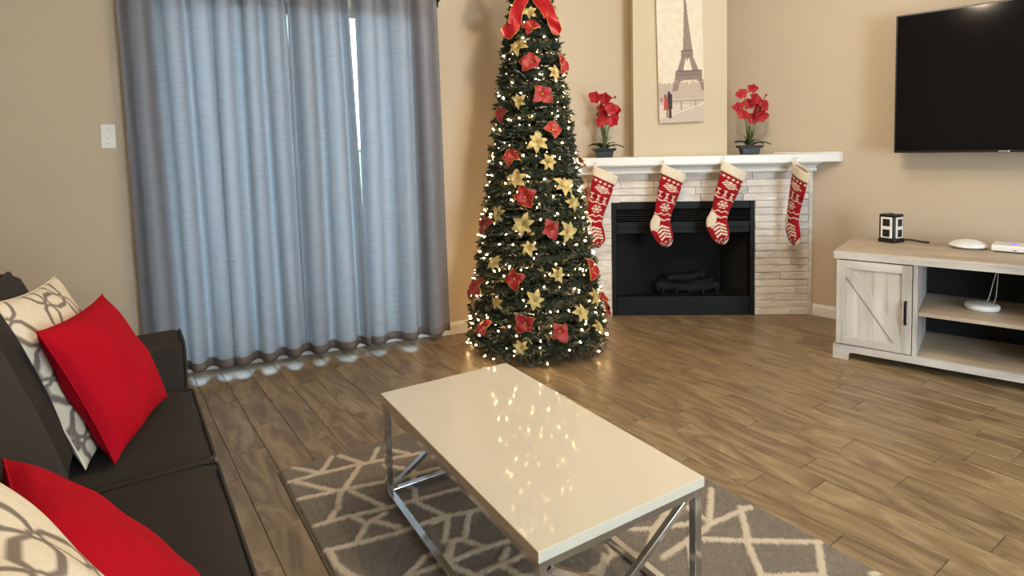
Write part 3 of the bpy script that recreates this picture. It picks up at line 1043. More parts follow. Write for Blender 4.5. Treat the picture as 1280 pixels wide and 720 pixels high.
def orchid(lx, ly, flowers, buds, stems, seed, label):
    r = random.Random(seed)
    root = thing('potted_orchid', label, 'plant', fpt(lx, ly, 1.3025), (0, 0, A_FIRE), 'potted orchids on the mantel')
    # tray pot
    bm = bmesh.new()
    def ring(hw, hd, z): return [bm.verts.new((sx*hw, sy*hd, z)) for sx, sy in ((-1, -1), (1, -1), (1, 1), (-1, 1))]
    lv = [ring(0.062, 0.044, 0), ring(0.070, 0.050, 0.050), ring(0.086, 0.060, 0.054), ring(0.092, 0.064, 0.074), ring(0.080, 0.054, 0.074), ring(0.064, 0.048, 0.060)]
    for a, b in zip(lv, lv[1:]):
        for k in range(4):
            bm.faces.new((a[k], a[(k+1) % 4], b[(k+1) % 4], b[k]))
    bm.faces.new(lv[0][::-1]); bm.faces.new(lv[-1])
    bm_obj('pot', bm, M_pot, root)
    V, F = [], []
    for j in range(9):
        for i in range(13):
            x, y = -0.064+0.128*i/12, -0.048+0.096*j/8
            V.append((x, y, 0.062+0.02*(1-(x/0.07)**2)*(1-(y/0.055)**2)+0.006*fbm(x*60, y*60, seed)))
    for j in range(8):
        for i in range(12):
            a = j*13+i
            F.append((a, a+1, a+14, a+13))
    pydata('moss', V, F, M_moss, root, True)
    for (x, y, az, s, el) in ((-0.02, -0.01, 200, 0.8, 25), (0.02, -0.01, -20, 0.9, 18), (-0.02, -0.02, 240, 0.6, 45), (0.01, 0.01, 30, 0.7, 40), (-0.01, 0.02, 150, 0.7, 35), (0.02, -0.02, 300, 0.7, 20)):
        o = link('leaf', LEAFB, None, root, (x, y, 0.072), (0, -rad(el), rad(az)))
        o.scale = (s, s, s)
    for k in range(34):
        az = r.uniform(0, 2*PI); hh = r.uniform(0.10, 0.24); sp = r.uniform(0.02, 0.06) if k < 29 else r.uniform(0.10, 0.14)
        if k >= 29: hh = r.uniform(0.09, 0.12)
        pts = []
        for i in range(7):
            f = i/6
            pts.append((sp*math.cos(az)*f**1.3, sp*math.sin(az)*f**1.3, 0.07+hh*(f if k < 29 else math.sin(f*1.9)/math.sin(1.55)*0.9)))
        V, F = blade_data(pts, 0.0042)
        pydata('grass_blade', V, F, M_stem if k % 2 else M_leaf, root, True)
    for pts in stems:
        P = [(0, 0, 0.07)]+[tuple(p) for p in pts]
        sm = []
        for i in range(len(P)-1):
            g = lambda k: P[max(0, min(len(P)-1, k))]
            for t in (0, 0.25, 0.5, 0.75):
                sm.append(cat(g(i-1), g(i), g(i+1), g(i+2), t))
        sm.append(P[-1])
        tube('stem', sm, 0.0036, M_stem, root, 6)
    for (x, y, z, s) in flowers:
        az = r.uniform(-0.7, 0.7); el = r.uniform(-0.25, 0.35); roll = r.uniform(-0.4, 0.4)
        fm = Matrix.Translation((x, y, z)) @ Matrix.Rotation(az, 4, 'Z') @ Matrix.Rotation(rad(90)+el, 4, 'X') @ Matrix.Rotation(roll, 4, 'Z')
        fo = bpy.data.objects.new('flower', None)
        # the flower is one part: a centre mesh that carries its petals as sub-parts
        V, F = tube_data([(0, 0, -0.010), (0, 0, 0.0), (0, 0, 0.008)], [0.002, 0.006, 0.003], 8)
        fo = pydata('flower', V, F, M_orchidlip, root, True)
        fo.matrix_local = fm
        fo.scale = (s*1.35, s*1.35, s*1.35)
        for a, k in ((90, 0.95), (18, 1.1), (162, 1.1), (235, 0.92), (305, 0.92)):
            o = link('petal', ORP, None, fo, (0, 0, 0), (0, rad(-12), rad(a)))
            o.scale = (k, k*1.05, k)
        link('lip', LIP, None, fo, (0, -0.004, 0.002), (0, 0, rad(-90)))
    for (x, y, z) in buds:
        lathe('bud', [(0.001, -0.012), (0.007, -0.006), (0.009, 0.002), (0.006, 0.010), (0.001, 0.015)], M_orchidlip, root, 10, (x, y, z), (0, rad(35), 0))
    return root
def offs(pts, cx, cz):
    return [((px-cx)/3.6/157, -0.02+0.03*math.sin(px*7.1), (cz-py)/3.6/157) for px, py in pts]
fA = [(p[0], p[1], p[2], s) for p, s in zip(offs([(85, 422), (130, 432), (102, 480), (135, 470), (152, 480), (176, 486), (98, 530), (132, 524), (160, 532), (118, 500)], 120, 694), (1.0, 1.05, 1, .9, 1, .85, 1, .95, 1, .9))]
orchid(-0.690, -0.05, fA, offs([(168, 425)], 120, 694),
       [offs([(112, 600), (98, 520), (88, 430)], 120, 694), offs([(122, 590), (135, 500), (134, 440), (150, 430), (168, 425)], 120, 694), offs([(130, 600), (150, 530), (174, 488)], 120, 694)],
       4, 'red orchid in a black pot on the mantel beside the Christmas tree')
fB = [(p[0], p[1], p[2], s) for p, s in zip(offs([(742, 412), (733, 470), (795, 386), (796, 440), (828, 470), (800, 486), (745, 505), (822, 512), (796, 522), (780, 455)], 782, 684), (.85, .85, .75, 1.1, 1.05, 1.1, .8, 1, 1, .9))]
orchid(0.478, 0.02, fB, offs([(850, 420)], 782, 684),
       [offs([(772, 600), (762, 500), (764, 420), (795, 386)], 782, 684), offs([(790, 590), (806, 500), (830, 450), (850, 420)], 782, 684), offs([(775, 600), (752, 520), (735, 470)], 782, 684)],
       9, 'red orchid with one high bloom in a black pot nearer the television')

# ------------------------------------------------------------------ Christmas tree
TX, TY = 2.415, 3.335
TPROF = [(0.0, .47), (.05, .485), (.25, .47), (.75, .39), (1.3, .30), (1.85, .222), (2.15, .175), (2.45, .115), (2.66, .03)]
def tr(z):
    if z <= 0: return TPROF[0][1]
    for (z0, r0), (z1, r1) in zip(TPROF, TPROF[1:]):
        if z <= z1:
            return r0+(r1-r0)*(z-z0)/(z1-z0)
    return 0.03
tree = thing('christmas_tree', 'slender artificial Christmas tree of dark green foil garland', 'Christmas tree', (TX, TY, 0))
tube('pole', [(0, 0, 0.02), (0, 0, 2.62)], 0.012, M_blackmetal, tree, 8)
boxes('base_foot', [((-0.25, -0.015, 0.0), (0.25, 0.015, 0.02)), ((-0.015, -0.25, 0.0), (0.015, 0.25, 0.02))], M_blackmetal, tree, 0.003)
# coiled garland: dark inner coil and loose foil leaves
PITCHZ = 0.093
NTURN = int(2.62/PITCHZ)
pts, rr = [], []
for k in range(NTURN*28):
    z = 0.05+k/28*PITCHZ
    if z > 2.62: break
    a = 2*PI*k/28
    q = tr(z)*0.86
    pts.append((q*math.cos(a), q*math.sin(a), z)); rr.append(0.033 if z < 2.3 else 0.022)
M_core = simple('garland_core', rgb(20, 34, 20), 0.9, nscale=60, nstr=0.6, ndist=0.01, var=0.4)
tube('garland_coil', pts, rr, M_core, tree, 6)
def foliage():
    t = NT('foil_leaf')
    a = t.n('ShaderNodeAttribute', attribute_name='Col')
    t.l(a.outputs['Color'], t.b.inputs['Base Color'])
    t.b.inputs['Roughness'].default_value = 0.38
    t.b.inputs['Specular IOR Level'].default_value = 0.5
    tr_ = t.n('ShaderNodeBsdfTranslucent'); t.l(a.outputs['Color'], tr_.inputs[0])
    ms = t.n('ShaderNodeMixShader'); ms.inputs[0].default_value = 0.15
    t.l(t.b.outputs[0], ms.inputs[1]); t.l(tr_.outputs[0], ms.inputs[2]); t.l(ms.outputs[0], t.out.inputs['Surface'])
    return t.m
M_foil = foliage()
r = random.Random(77)
V, F, C = [], [], []
NL = 15000
greens = [(48, 58, 40), (60, 66, 48), (42, 48, 36), (80, 80, 58), (58, 62, 52)]
for k in range(NL):
    while True:
        z = r.uniform(0.03, 2.64)
        if r.random() < tr(z)/0.49+0.10: break
    a = r.uniform(0, 2*PI)
    turn = ((z-0.05)/PITCHZ-a/(2*PI)) % 1.0
    bulge = 0.5+0.5*math.cos(2*PI*turn)
    if z < 0.5 and bulge < 0.25 and r.random() < 0.6: continue
    q = tr(z)*(0.86+0.10*bulge)+r.uniform(-0.02, 0.012)
    p = Vector((q*math.cos(a), q*math.sin(a), max(z, 0.035)))
    out = Vector((math.cos(a), math.sin(a), 0)); tang = Vector((-math.sin(a), math.cos(a), 0)); up = Vector((0, 0, 1))
    d = out*r.uniform(0.15, 1.0)+tang*r.uniform(-1, 1)+up*r.uniform(-0.7, 0.6)
    d.normalize()
    nrm = (out*r.uniform(0.3, 1)+up*r.uniform(-0.2, 0.8)+tang*r.uniform(-0.5, 0.5))
    s = d.cross(nrm)
    if s.length < 1e-3: continue
    s.normalize(); n2 = s.cross(d)
    L = r.uniform(0.028, 0.062); W = L*r.uniform(0.16, 0.26)
    if p.z+d.z*L < 0.012: d.z = abs(d.z)
    b = len(V)
    V += [p, p+d*L*0.35+s*W+n2*0.004, p+d*L*0.45-n2*0.002, p+d*L*0.35-s*W+n2*0.004, p+d*L]
    F += [(b, b+1, b+2), (b, b+2, b+3), (b+1, b+4, b+2), (b+2, b+4, b+3)]
    g = greens[r.randrange(5)]
    if r.random() < 0.035: g = (128, 116, 62)
    f = r.uniform(0.75, 1.2)
    c = [lin(min(255, x*f)) for x in g]
    C += [c]*5
fo = pydata('foil_leaves', V, F, M_foil, tree, False, C)
fo['kind'] = 'stuff'
fo['label'] = 'dark green foil leaves of the garland'

# string lights
sl = thing('string_lights', 'warm white string lights wound around the Christmas tree', 'string lights', (TX, TY, 0))
r = random.Random(31)
pts = []
NB = 290
zz = 0.05
bulbs = []
for k in range(NB):
    f = (k+0.5)/NB
    # more turns where the tree is wide: equal bulb spacing by area
    lo, hi = 0.04, 2.6
    tgt = f
    A = lambda z: (z*0.50-0.098*z*z)/(2.62*0.50-0.098*2.62*2.62)
    for _ in range(30):
        m_ = (lo+hi)/2
        if A(m_) < tgt: lo = m_
        else: hi = m_
    z = lo
    a = k*2.39996*0.0 + 2*PI*(14*f**1.1) + r.uniform(-0.12, 0.12)
    z += r.uniform(-0.07, 0.07)
    z = max(z, 0.045)
    q = tr(z)+0.006+r.uniform(-0.01, 0.006)
    bulbs.append((q*math.cos(a), q*math.sin(a), z, a))
wire = []
for i, (x, y, z, a) in enumerate(bulbs):
    q = math.hypot(x, y)-0.012
    wire.append((q*math.cos(a), q*math.sin(a), z+0.004))
    if i+1 < len(bulbs):
        a2 = bulbs[i+1][3]; am = (a+a2)/2
        zm = (z+bulbs[i+1][2])/2
        qm = tr(zm)-0.03
        wire.append((qm*math.cos(am), qm*math.sin(am), zm))
tube('wire', wire, 0.0016, M_wire, sl, 4)
bmv, bmf = [], []
prof = [(0.0012, -0.009), (0.0040, -0.006), (0.0050, 0.0), (0.0040, 0.006), (0.0010, 0.010)]
for rr_, z_ in prof:
    for k in range(6):
        an = 2*PI*k/6
        bmv.append((rr_*math.cos(an), rr_*math.sin(an), z_))
for i in range(4):
    for k in range(6):
        bmf.append((i*6+k, i*6+(k+1) % 6, i*6+6+(k+1) % 6, i*6+6+k))
bmf += [(5, 4, 3, 2, 1, 0), (24, 25, 26, 27, 28, 29)]
BME = bpy.data.meshes.new('bulb'); BME.from_pydata(bmv, [], bmf); BME.materials.append(M_bulb)
for x, y, z, a in bulbs:
    link('bulb', BME, None, sl, (x, y, z), (0, rad(r.uniform(40, 120)), a))

# the rest of the run of tiny bulbs, past the countable ones
V, F = [], []
r = random.Random(91)
for k in range(260):
    while True:
        z = r.uniform(0.06, 2.55)
        if r.random() < tr(z)/0.49: break
    a = r.uniform(0, 2*PI)
    q = tr(z)*r.uniform(0.93, 1.0)
    b0 = len(V); c = Vector((q*math.cos(a), q*math.sin(a), z)); e_ = 0.0042
    for p in ((0, 0, 1), (1, 0, 0), (0, 1, 0), (-1, 0, 0), (0, -1, 0), (0, 0, -1)):
        V.append(c+Vector(p)*e_)
    F += [tuple(b0+i for i in f) for f in ((0, 1, 2), (0, 2, 3), (0, 3, 4), (0, 4, 1), (5, 2, 1), (5, 3, 2), (5, 4, 3), (5, 1, 4))]
more = pydata('inner_bulbs', V, F, M_bulb, sl)
more['kind'] = 'stuff'

# poinsettias
def poinsettia_petal(name, L, W, mat, fold):
    V, F = [], []
    n = 9
    for i in range(n+1):
        f = i/n
        w = W*(math.sin(PI*f**0.8)**0.85 if 0 < f < 1 else 0.03)
        z = 0.16*L*math.sin(PI*f)-0.10*L*f*f
        wob = 0.10*W*math.sin(9*f)
        V += [(L*f, -w+wob, z+fold*w), (L*f, wob*0.3, z), (L*f, w+wob, z+fold*w)]
    for i in range(n):
        a = 3*i
        F += [(a, a+3, a+4, a+1), (a+1, a+4, a+5, a+2)]
    me = bpy.data.meshes.new(name); me.from_pydata(V, [], F)
    me.polygons.foreach_set('use_smooth', [True]*len(F)); me.materials.append(mat)
    return me
RP_ = poinsettia_petal('petal', 0.100, 0.040, M_redpetal, 0.35)
GP_ = poinsettia_petal('petal', 0.084, 0.023, M_goldpetal, 0.30)
def rim_mesh(me0, mat, name):
    n = len(me0.vertices)//3
    left = [me0.vertices[3*i].co.copy() for i in range(n)]
    right = [me0.vertices[3*i+2].co.copy() for i in range(n)]
    V, F = tube_data(left+right[::-1], 0.0013, 4)
    me = bpy.data.meshes.new(name); me.from_pydata([tuple(v) for v in V], [], F); me.materials.append(mat)
    return me
RIM = rim_mesh(RP_, M_goldtrim, 'gold_rim')
def bead_mesh():
    V, F = [], []
    for k in range(6):
        a = 2*PI*k/6
        c = Vector((0.006*math.cos(a)*(k > 0), 0.006*math.sin(a)*(k > 0), 0.010))
        b = len(V)
        for p in ((0, 0, 1), (1, 0, 0), (0, 1, 0), (-1, 0, 0), (0, -1, 0), (0, 0, -1)):
            V.append(c+Vector(p)*0.0048)
        F += [tuple(b+i for i in f) for f in ((0, 1, 2), (0, 2, 3), (0, 3, 4), (0, 4, 1), (5, 2, 1), (5, 3, 2), (5, 4, 3), (5, 1, 4))]
    me = bpy.data.meshes.new('bead_centre'); me.from_pydata([tuple(v) for v in V], [], F)
    me.polygons.foreach_set('use_smooth', [True]*len(F)); me.materials.append(M_goldbead)
    return me
BEAD = bead_mesh()
def flower(kind, th, z, rng_):
    a = rad(th)
    q = tr(z)+0.012
    red = kind == 'red'
    lab = 'red velvet poinsettia with gold edges clipped to the Christmas tree' if red else 'gold glitter poinsettia clipped to the Christmas tree'
    if z > 2.15: where = 'between the tails of the ribbon bow'
    elif z > 1.6: where = 'on the slim upper part of the Christmas tree'
    elif z > 1.15: where = 'at mantel height on the Christmas tree'
    elif z > 0.5: where = 'level with the firebox on the Christmas tree'
    else: where = 'near the foot of the Christmas tree'
    lab = ('red velvet poinsettia with gold edges ' if red else 'gold glitter poinsettia ')+where
    root = thing('poinsettia', lab, 'flower', (TX+q*math.cos(a), TY+q*math.sin(a), z), (0, 0, 0), 'red poinsettias on the tree' if red else 'gold poinsettias on the tree')
    tilt = rng_.uniform(50, 95)
    root.rotation_euler = (Matrix.Rotation(a, 3, 'Z') @ Matrix.Rotation(rad(tilt), 3, 'Y') @ Matrix.Rotation(rng_.uniform(0, 6.28), 3, 'Z')).to_euler()
    n = rng_.choice((3, 4, 4, 5)) if red else 6
    sc = rng_.uniform(0.68, 0.90) if red else rng_.uniform(0.60, 0.95)
    for k in range(n):
        an = 2*PI*k/n+rng_.uniform(-0.22, 0.22)
        s = sc*rng_.uniform(0.82, 1.1)
        o = link('petal', RP_ if red else GP_, None, root, (0, 0, 0), (0, rad(rng_.uniform(-24, 0)), an))
        o.scale = (s, s*(1.15 if red else 1.0), s)
        if red:
            link('gold_rim', RIM, None, o)
    link('bead_centre', BEAD, None, root, (0, 0, 0.002))
REDF = [(-126.02, 2.18), (-127.14, 1.95), (-66.79, 1.94), (-111.44, 1.74), (-99.16, 1.5), (-152.24, 1.33), (-174.29, 1.62), (-39.57, 1.29), (-135.61, 1.08), (-111.17, 0.88), (175.36, 0.89), (-39.63, 1.09), (-143.45, 0.57), (-67.71, 0.58), (172.5, 0.46), (-134.55, 0.3), (-108.88, 0.24), (-170, 0.23), (-40.28, 0.26), (-54, 0.36)]
GOLDF = [(-129.15, 2.28), (-151.05, 2.05), (-87.41, 1.88), (-145.56, 1.7), (-120.28, 1.43), (-108.12, 1.3), (-145.48, 1.19), (-92.88, 1.14), (-164.59, 0.97), (-137.02, 0.91), (-93.84, 0.85), (-83.0, 1.03), (-131.32, 0.76), (-164.27, 0.65), (-107.37, 0.59), (-126.82, 0.44), (171.14, 0.36), (-71.07, 0.41), (-89.61, 0.33), (-158.97, 0.41), (-70.34, 0.2), (-137.52, 0.15)]
r = random.Random(8)
for th, z in REDF: flower('red', th, z, r)
for th, z in GOLDF: flower('gold', th, z, r)
for th, z in ((10, 0.6), (20, 1.3)): flower('red', th, z, r)
for th, z in ((-12, 0.95), (-20, 1.55)): flower('gold', th, z, r)

# bow at the top
bow = thing('ribbon_bow', 'big red satin ribbon bow with gold edges at the tree top', 'bow', (TX, TY, 2.39))
bow.rotation_euler = (0, 0, math.atan2(-TY, -TX)+PI/2)     # faces the room: local -y is the front
def ribbon(name, pts, w, parent, tw=0.0, point=False):
    V, F = [], []
    n = len(pts)
    for i, p in enumerate(pts):
        f = i/(n-1)
        p = Vector(p)
        t = (Vector(pts[min(i+1, n-1)])-Vector(pts[max(i-1, 0)])).normalized()
        s = t.cross(Vector((0, -1, 0.25+tw*f)).normalized())
        s.normalize()
        nn = s.cross(t)
        ww = w*(0.55+0.45*min(1, f*3))*(1 if not point or f < 0.8 else (1-f)/0.2+0.05)
        for k in (-1, -0.5, 0, 0.5, 1):
            V.append(p+s*ww*k+nn*0.010*math.sin(k*2+f*6))
    for i in range(n-1):
        for k in range(4):
            a = i*5+k
            F.append((a, a+5, a+6, a+1))
    o = pydata(name, V, F, M_ribbon, parent, True)
    for side in (0, 4):
        e = [V[i*5+side] for i in range(n)]
        tube('gold_edge', e, 0.0022, M_goldtrim, o, 4)
    return o
def smooth(P, m=6):
    out = []
    for i in range(len(P)-1):
        g = lambda k: P[max(0, min(len(P)-1, k))]
        for t in range(m):
            out.append(cat(g(i-1), g(i), g(i+1), g(i+2), t/m))
    out.append(P[-1])
    return out
FRO = -0.13
for sx in (-1, 1):
    ribbon('loop', smooth([(0, FRO, 0.06), (sx*0.09, FRO-0.03, 0.15), (sx*0.17, FRO-0.02, 0.13), (sx*0.15, FRO-0.04, 0.05), (sx*0.02, FRO-0.01, 0.05)]), 0.042, bow)
ribbon('tail', smooth([(-0.01, FRO, 0.05), (-0.055, FRO-0.03, -0.02), (-0.095, FRO-0.06, -0.11), (-0.105, FRO-0.07, -0.19)]), 0.042, bow)
ribbon('tail', smooth([(-0.100, FRO-0.065, -0.165), (-0.135, FRO-0.07, -0.215), (-0.185, FRO-0.06, -0.265)]), 0.050, bow, point=True)
ribbon('tail', smooth([(0.01, FRO, 0.05), (0.055, FRO-0.03, -0.02), (0.105, FRO-0.06, -0.09), (0.125, FRO-0.07, -0.15)]), 0.042, bow)
ribbon('tail', smooth([(0.122, FRO-0.065, -0.12), (0.150, FRO-0.07, -0.19), (0.175, FRO-0.06, -0.265)]), 0.034, bow, point=True)
lathe('knot', [(0.005, -0.03), (0.026, -0.02), (0.030, 0), (0.026, 0.02), (0.005, 0.03)], M_ribbon, bow, 14, (0, FRO-0.01, 0.055))

# ------------------------------------------------------------------ media console
A_CON = rad(-73)
CO = Vector((3.815, 1.976, 0)); CX = Vector((math.cos(A_CON), math.sin(A_CON), 0)); CNN = Vector((-CX.y, CX.x, 0))
def cpt(x, y, z): return CO+CX*x+CNN*y+Vector((0, 0, z))
CLN, CDP = 1.56, 0.62
con = thing('media_console', 'grey washed wood media console with barn doors and open shelves', 'media console', CO, (0, 0, A_CON))
tp = box('top_board', (-0.012, -0.012, 0.647), (CLN+0.012, CDP, 0.698), M_gwtop, con, 0.004)
fr_ = box('top_edge', (-0.0125, -0.0145, 0.648), (CLN+0.0125, -0.0123, 0.694), M_gwx, con, 0.0)
# base plinth with cut-out
V = [(-0.012, 0), (0.075, 0), (0.078, 0.040), (0.090, 0.050), (CLN-0.09, 0.050), (CLN-0.078, 0.040), (CLN-0.075, 0), (CLN+0.012, 0), (CLN+0.012, 0.094), (-0.012, 0.094)]
bm = bmesh.new()
a = [bm.verts.new((x, -0.014, z)) for x, z in V]; b = [bm.verts.new((x, 0.022, z)) for x, z in V]
bm.faces.new(a); bm.faces.new(b[::-1])
for i in range(len(V)):
    bm.faces.new((a[i], b[i], b[(i+1) % len(V)], a[(i+1) % len(V)]))
bm_obj('plinth', bm, M_gwx, con)
for x0 in (-0.005, CLN-0.075):
    box('rear_foot', (x0, CDP-0.09, 0), (x0+0.08, CDP-0.01, 0.072), M_gwz, con, 0.003)
box('bottom_board', (0.0, 0.022, 0.072), (CLN, CDP-0.01, 0.094), M_gwtop, con, 0.002)
for x0, x1 in ((0.0, 0.018), (CLN-0.018, CLN)):
    box('side_panel', (x0, 0.006, 0.094), (x1, CDP-0.01, 0.647), M_gwz, con, 0.001)
for x0 in (0.412, CLN-0.412-0.024):
    box('divider', (x0, -0.004, 0.094), (x0+0.024, CDP-0.02, 0.647), M_gwz, con, 0.001)
box('back_panel', (0.018, CDP-0.018, 0.094), (CLN-0.018, CDP-0.010, 0.647), simple('black_backing', rgb(14, 14, 16), 0.8, nscale=50, nstr=0.1), con)
box('shelf', (0.437, 0.012, 0.338), (CLN-0.437, CDP-0.02, 0.360), M_gwtop, con, 0.002)
def barn_door(x0, x1, hx, flip):
    d = box('door', (x0+0.010, -0.002, 0.110), (x1-0.010, 0.010, 0.635), M_gwz, con)
    d['label'] = 'barn door with a diagonal brace'
    z0, z1, w = 0.100, 0.640, 0.052
    for a, b, z in ((x0, x0+w, 0), (x1-w, x1, 0)):
        box('stile', (a, -0.016, z0), (b, -0.0015, z1), M_gwz, d, 0.002)
    for a in (z0, z1-w):
        box('rail', (x0+w, -0.016, a), (x1-w, -0.0015, a+w), M_gwx, d, 0.002)
    n = 4
    pw = (x1-x0-2*w)/n
    for k in range(n):
        box('panel_board', (x0+w+k*pw+0.0015, -0.005, z0+w), (x0+w+(k+1)*pw-0.0015, -0.002, z1-w), M_gwz, d, 0.001)
    xa, xb = x0+w, x1-w
    za, zb = z1-w, z0+w
    if flip: xa, xb = xb, xa
    dx, dz = xb-xa, zb-za
    L = math.hypot(dx, dz); bw_ = 0.024
    px, pz = -dz/L*bw_, dx/L*bw_
    # brace clipped to the panel corners
    sgn = 1 if dx > 0 else -1
    poly = [(xa, za), (xa+sgn*0.034, za), (xb, zb+0.050), (xb, zb), (xb-sgn*0.034, zb), (xa, za-0.050)]
    bm = bmesh.new()
    A = [bm.verts.new((x, -0.013, z)) for x, z in poly]; B = [bm.verts.new((x, -0.003, z)) for x, z in poly]
    bm.faces.new(A); bm.faces.new(B[::-1])
    for i in range(6):
        bm.faces.new((A[i], B[i], B[(i+1) % 6], A[(i+1) % 6]))
    bm_obj('brace', bm, M_gwz, d)
    pts = [(hx, -0.016, 0.285), (hx, -0.036, 0.292), (hx, -0.043, 0.320), (hx, -0.044, 0.352), (hx, -0.043, 0.386), (hx, -0.036, 0.414), (hx, -0.016, 0.421)]
    h = tube('handle', smooth(pts, 3), 0.0075, M_blackmetal, d, 8)
    h['label'] = 'black bow handle'
barn_door(0.004, 0.408, 0.378, False)
barn_door(CLN-0.408, CLN-0.004, CLN-0.378, True)

# power tower
pw = thing('power_strip_tower', 'small black and white outlet tower on the media console', 'power strip', cpt(0.235, 0.535, 0.6985), (0, 0, A_CON+rad(-24)))
pw.scale = (1.12, 1.12, 1.12)
M45 = 0.047
boxes('body', [((-M45, -M45, 0.024), (M45, M45, 0.158))], M_blackpl, pw, 0.004)
boxes('foot', [((-M45-0.004, -M45-0.004, 0.0), (M45+0.004, M45+0.004, 0.024))], M_blackpl, pw, 0.004)
boxes('cap', [((-M45-0.002, -M45-0.002, 0.158), (M45+0.002, M45+0.002, 0.172))], M_blackpl, pw, 0.006)
for k in range(4):
    R_ = Matrix.Rotation(PI/2*k, 4, 'Z')
    pn = box('outlet_panel', (-0.034, -M45-0.004, 0.028), (0.034, -M45+0.002, 0.155), M_whitepl, pw, 0.002, M=R_)
    pn['label'] = 'white outlet panel'
    for z in (0.058, 0.122):
        sk = box('socket', (-0.021, -M45-0.0055, z-0.022), (0.021, -M45-0.0035, z+0.022), M_blackpl, pn, 0.001, M=R_)
lathe('power_button', [(0.012, 0.172), (0.012, 0.175), (0.010, 0.176)], M_blackmetal, pw, 16)
tube('cord', smooth([(0.03, 0.05, 0.012), (0.055, 0.09, 0.012), (0.10, 0.11, 0.007), (0.13, 0.105, 0.0065), (0.16, 0.11, 0.0065)], 5), 0.0055, M_blackpl, pw, 8)

# dome device
dm = thing('dome_router', 'round white dome device on the media console', 'router', cpt(0.655, 0.515, 0.6985))
lathe('dome', [(0.098, 0.010), (0.103, 0.014), (0.101, 0.020), (0.088, 0.033), (0.062, 0.046), (0.034, 0.053), (0.012, 0.055), (0.001, 0.0552)], M_whitepl, dm, 40)
lathe('base_ring', [(0.080, 0.0), (0.088, 0.002), (0.090, 0.009), (0.080, 0.0105)], simple('grey_rubber', rgb(150, 148, 146), 0.7, nscale=60, nstr=0.1), dm, 40)
# square router with lit mark
ro = thing('white_router', 'square white router with a glowing purple light on the media console', 'router', cpt(0.890, 0.505, 0.6985), (0, 0, A_CON+rad(-4)))
bm = bmesh.new(); add_box(bm, (-0.115, -0.095, 0.006), (0.115, 0.095, 0.044), 0.010, 3)
bm_obj('case', bm, M_whitepl, ro)
box('foot_plate', (-0.095, -0.080, 0.0), (0.095, 0.080, 0.008), M_blackpl, ro, 0.002)
lathe('status_light', [(0.020, 0.0), (0.020, 0.0008), (0.018, 0.0012)], M_led, ro, 20, (-0.012, 0.0, 0.0438)).scale = (1.0, 0.62, 1)
box('port', (-0.010, -0.0965, 0.016), (0.006, -0.0945, 0.020), M_blackpl, ro)
# puck on the shelf
pk = thing('mesh_wifi_puck', 'white disc shaped device on the open shelf of the media console', 'router', cpt(0.735, 0.300, 0.3605))
lathe('disc', [(0.070, 0.0), (0.082, 0.004), (0.086, 0.016), (0.085, 0.028), (0.078, 0.036), (0.060, 0.039), (0.001, 0.0395)], M_whitepl, pk, 40)
lathe('inset_ring', [(0.052, 0.0395), (0.054, 0.0405), (0.050, 0.0408), (0.001, 0.0408)], M_white, pk, 32)
for (pts) in ([(0.012, 0.075, 0.030), (0.03, 0.11, 0.05), (0.055, 0.16, 0.17), (0.08, 0.21, 0.27)], [(0.045, 0.070, 0.028), (0.062, 0.10, 0.05), (0.070, 0.15, 0.17), (0.075, 0.21, 0.27)]):
    tube('cord', smooth([(p[0]*CX.x*1+p[1]*CNN.x, p[0]*CX.y+p[1]*CNN.y, p[2]) for p in pts], 5), 0.003, M_whitepl, pk, 6)

# ------------------------------------------------------------------ television
tvs = 0.612
TVW, TVH, TVO = 1.50, 0.94, 0.21
tv = thing('television', 'large flat black television mounted on the tan wall', 'television', WR+D*(tvs+TVW/2)-DN*TVO+Vector((0, 0, 1.305)), (0, rad(0.0), A_RIGHT))
bm = bmesh.new(); add_box(bm, (-TVW/2, -0.012, 0), (TVW/2, 0.018, TVH), 0.003, 2)
bm_obj('bezel', bm, M_blackpl, tv)
box('screen', (-TVW/2+0.010, -0.0135, 0.016), (TVW/2-0.010, -0.0118, TVH-0.010), M_screen, tv)
box('rear_housing', (-TVW/2+0.15, 0.018, 0.06), (TVW/2-0.15, 0.055, TVH-0.15), M_blackpl, tv, 0.01)
boxes('wall_mount', [((-0.25, 0.055, 0.30), (-0.22, TVO-0.012, 0.65)), ((0.22, 0.055, 0.30), (0.25, TVO-0.012, 0.65)), ((-0.30, TVO-0.012, 0.42), (0.30, TVO-0.0005, 0.56))], M_blackmetal, tv)
box('logo_plate', (-0.185, -0.0145, 0.003), (-0.130, -0.0120, 0.011), M_chrome, tv, 0.001)

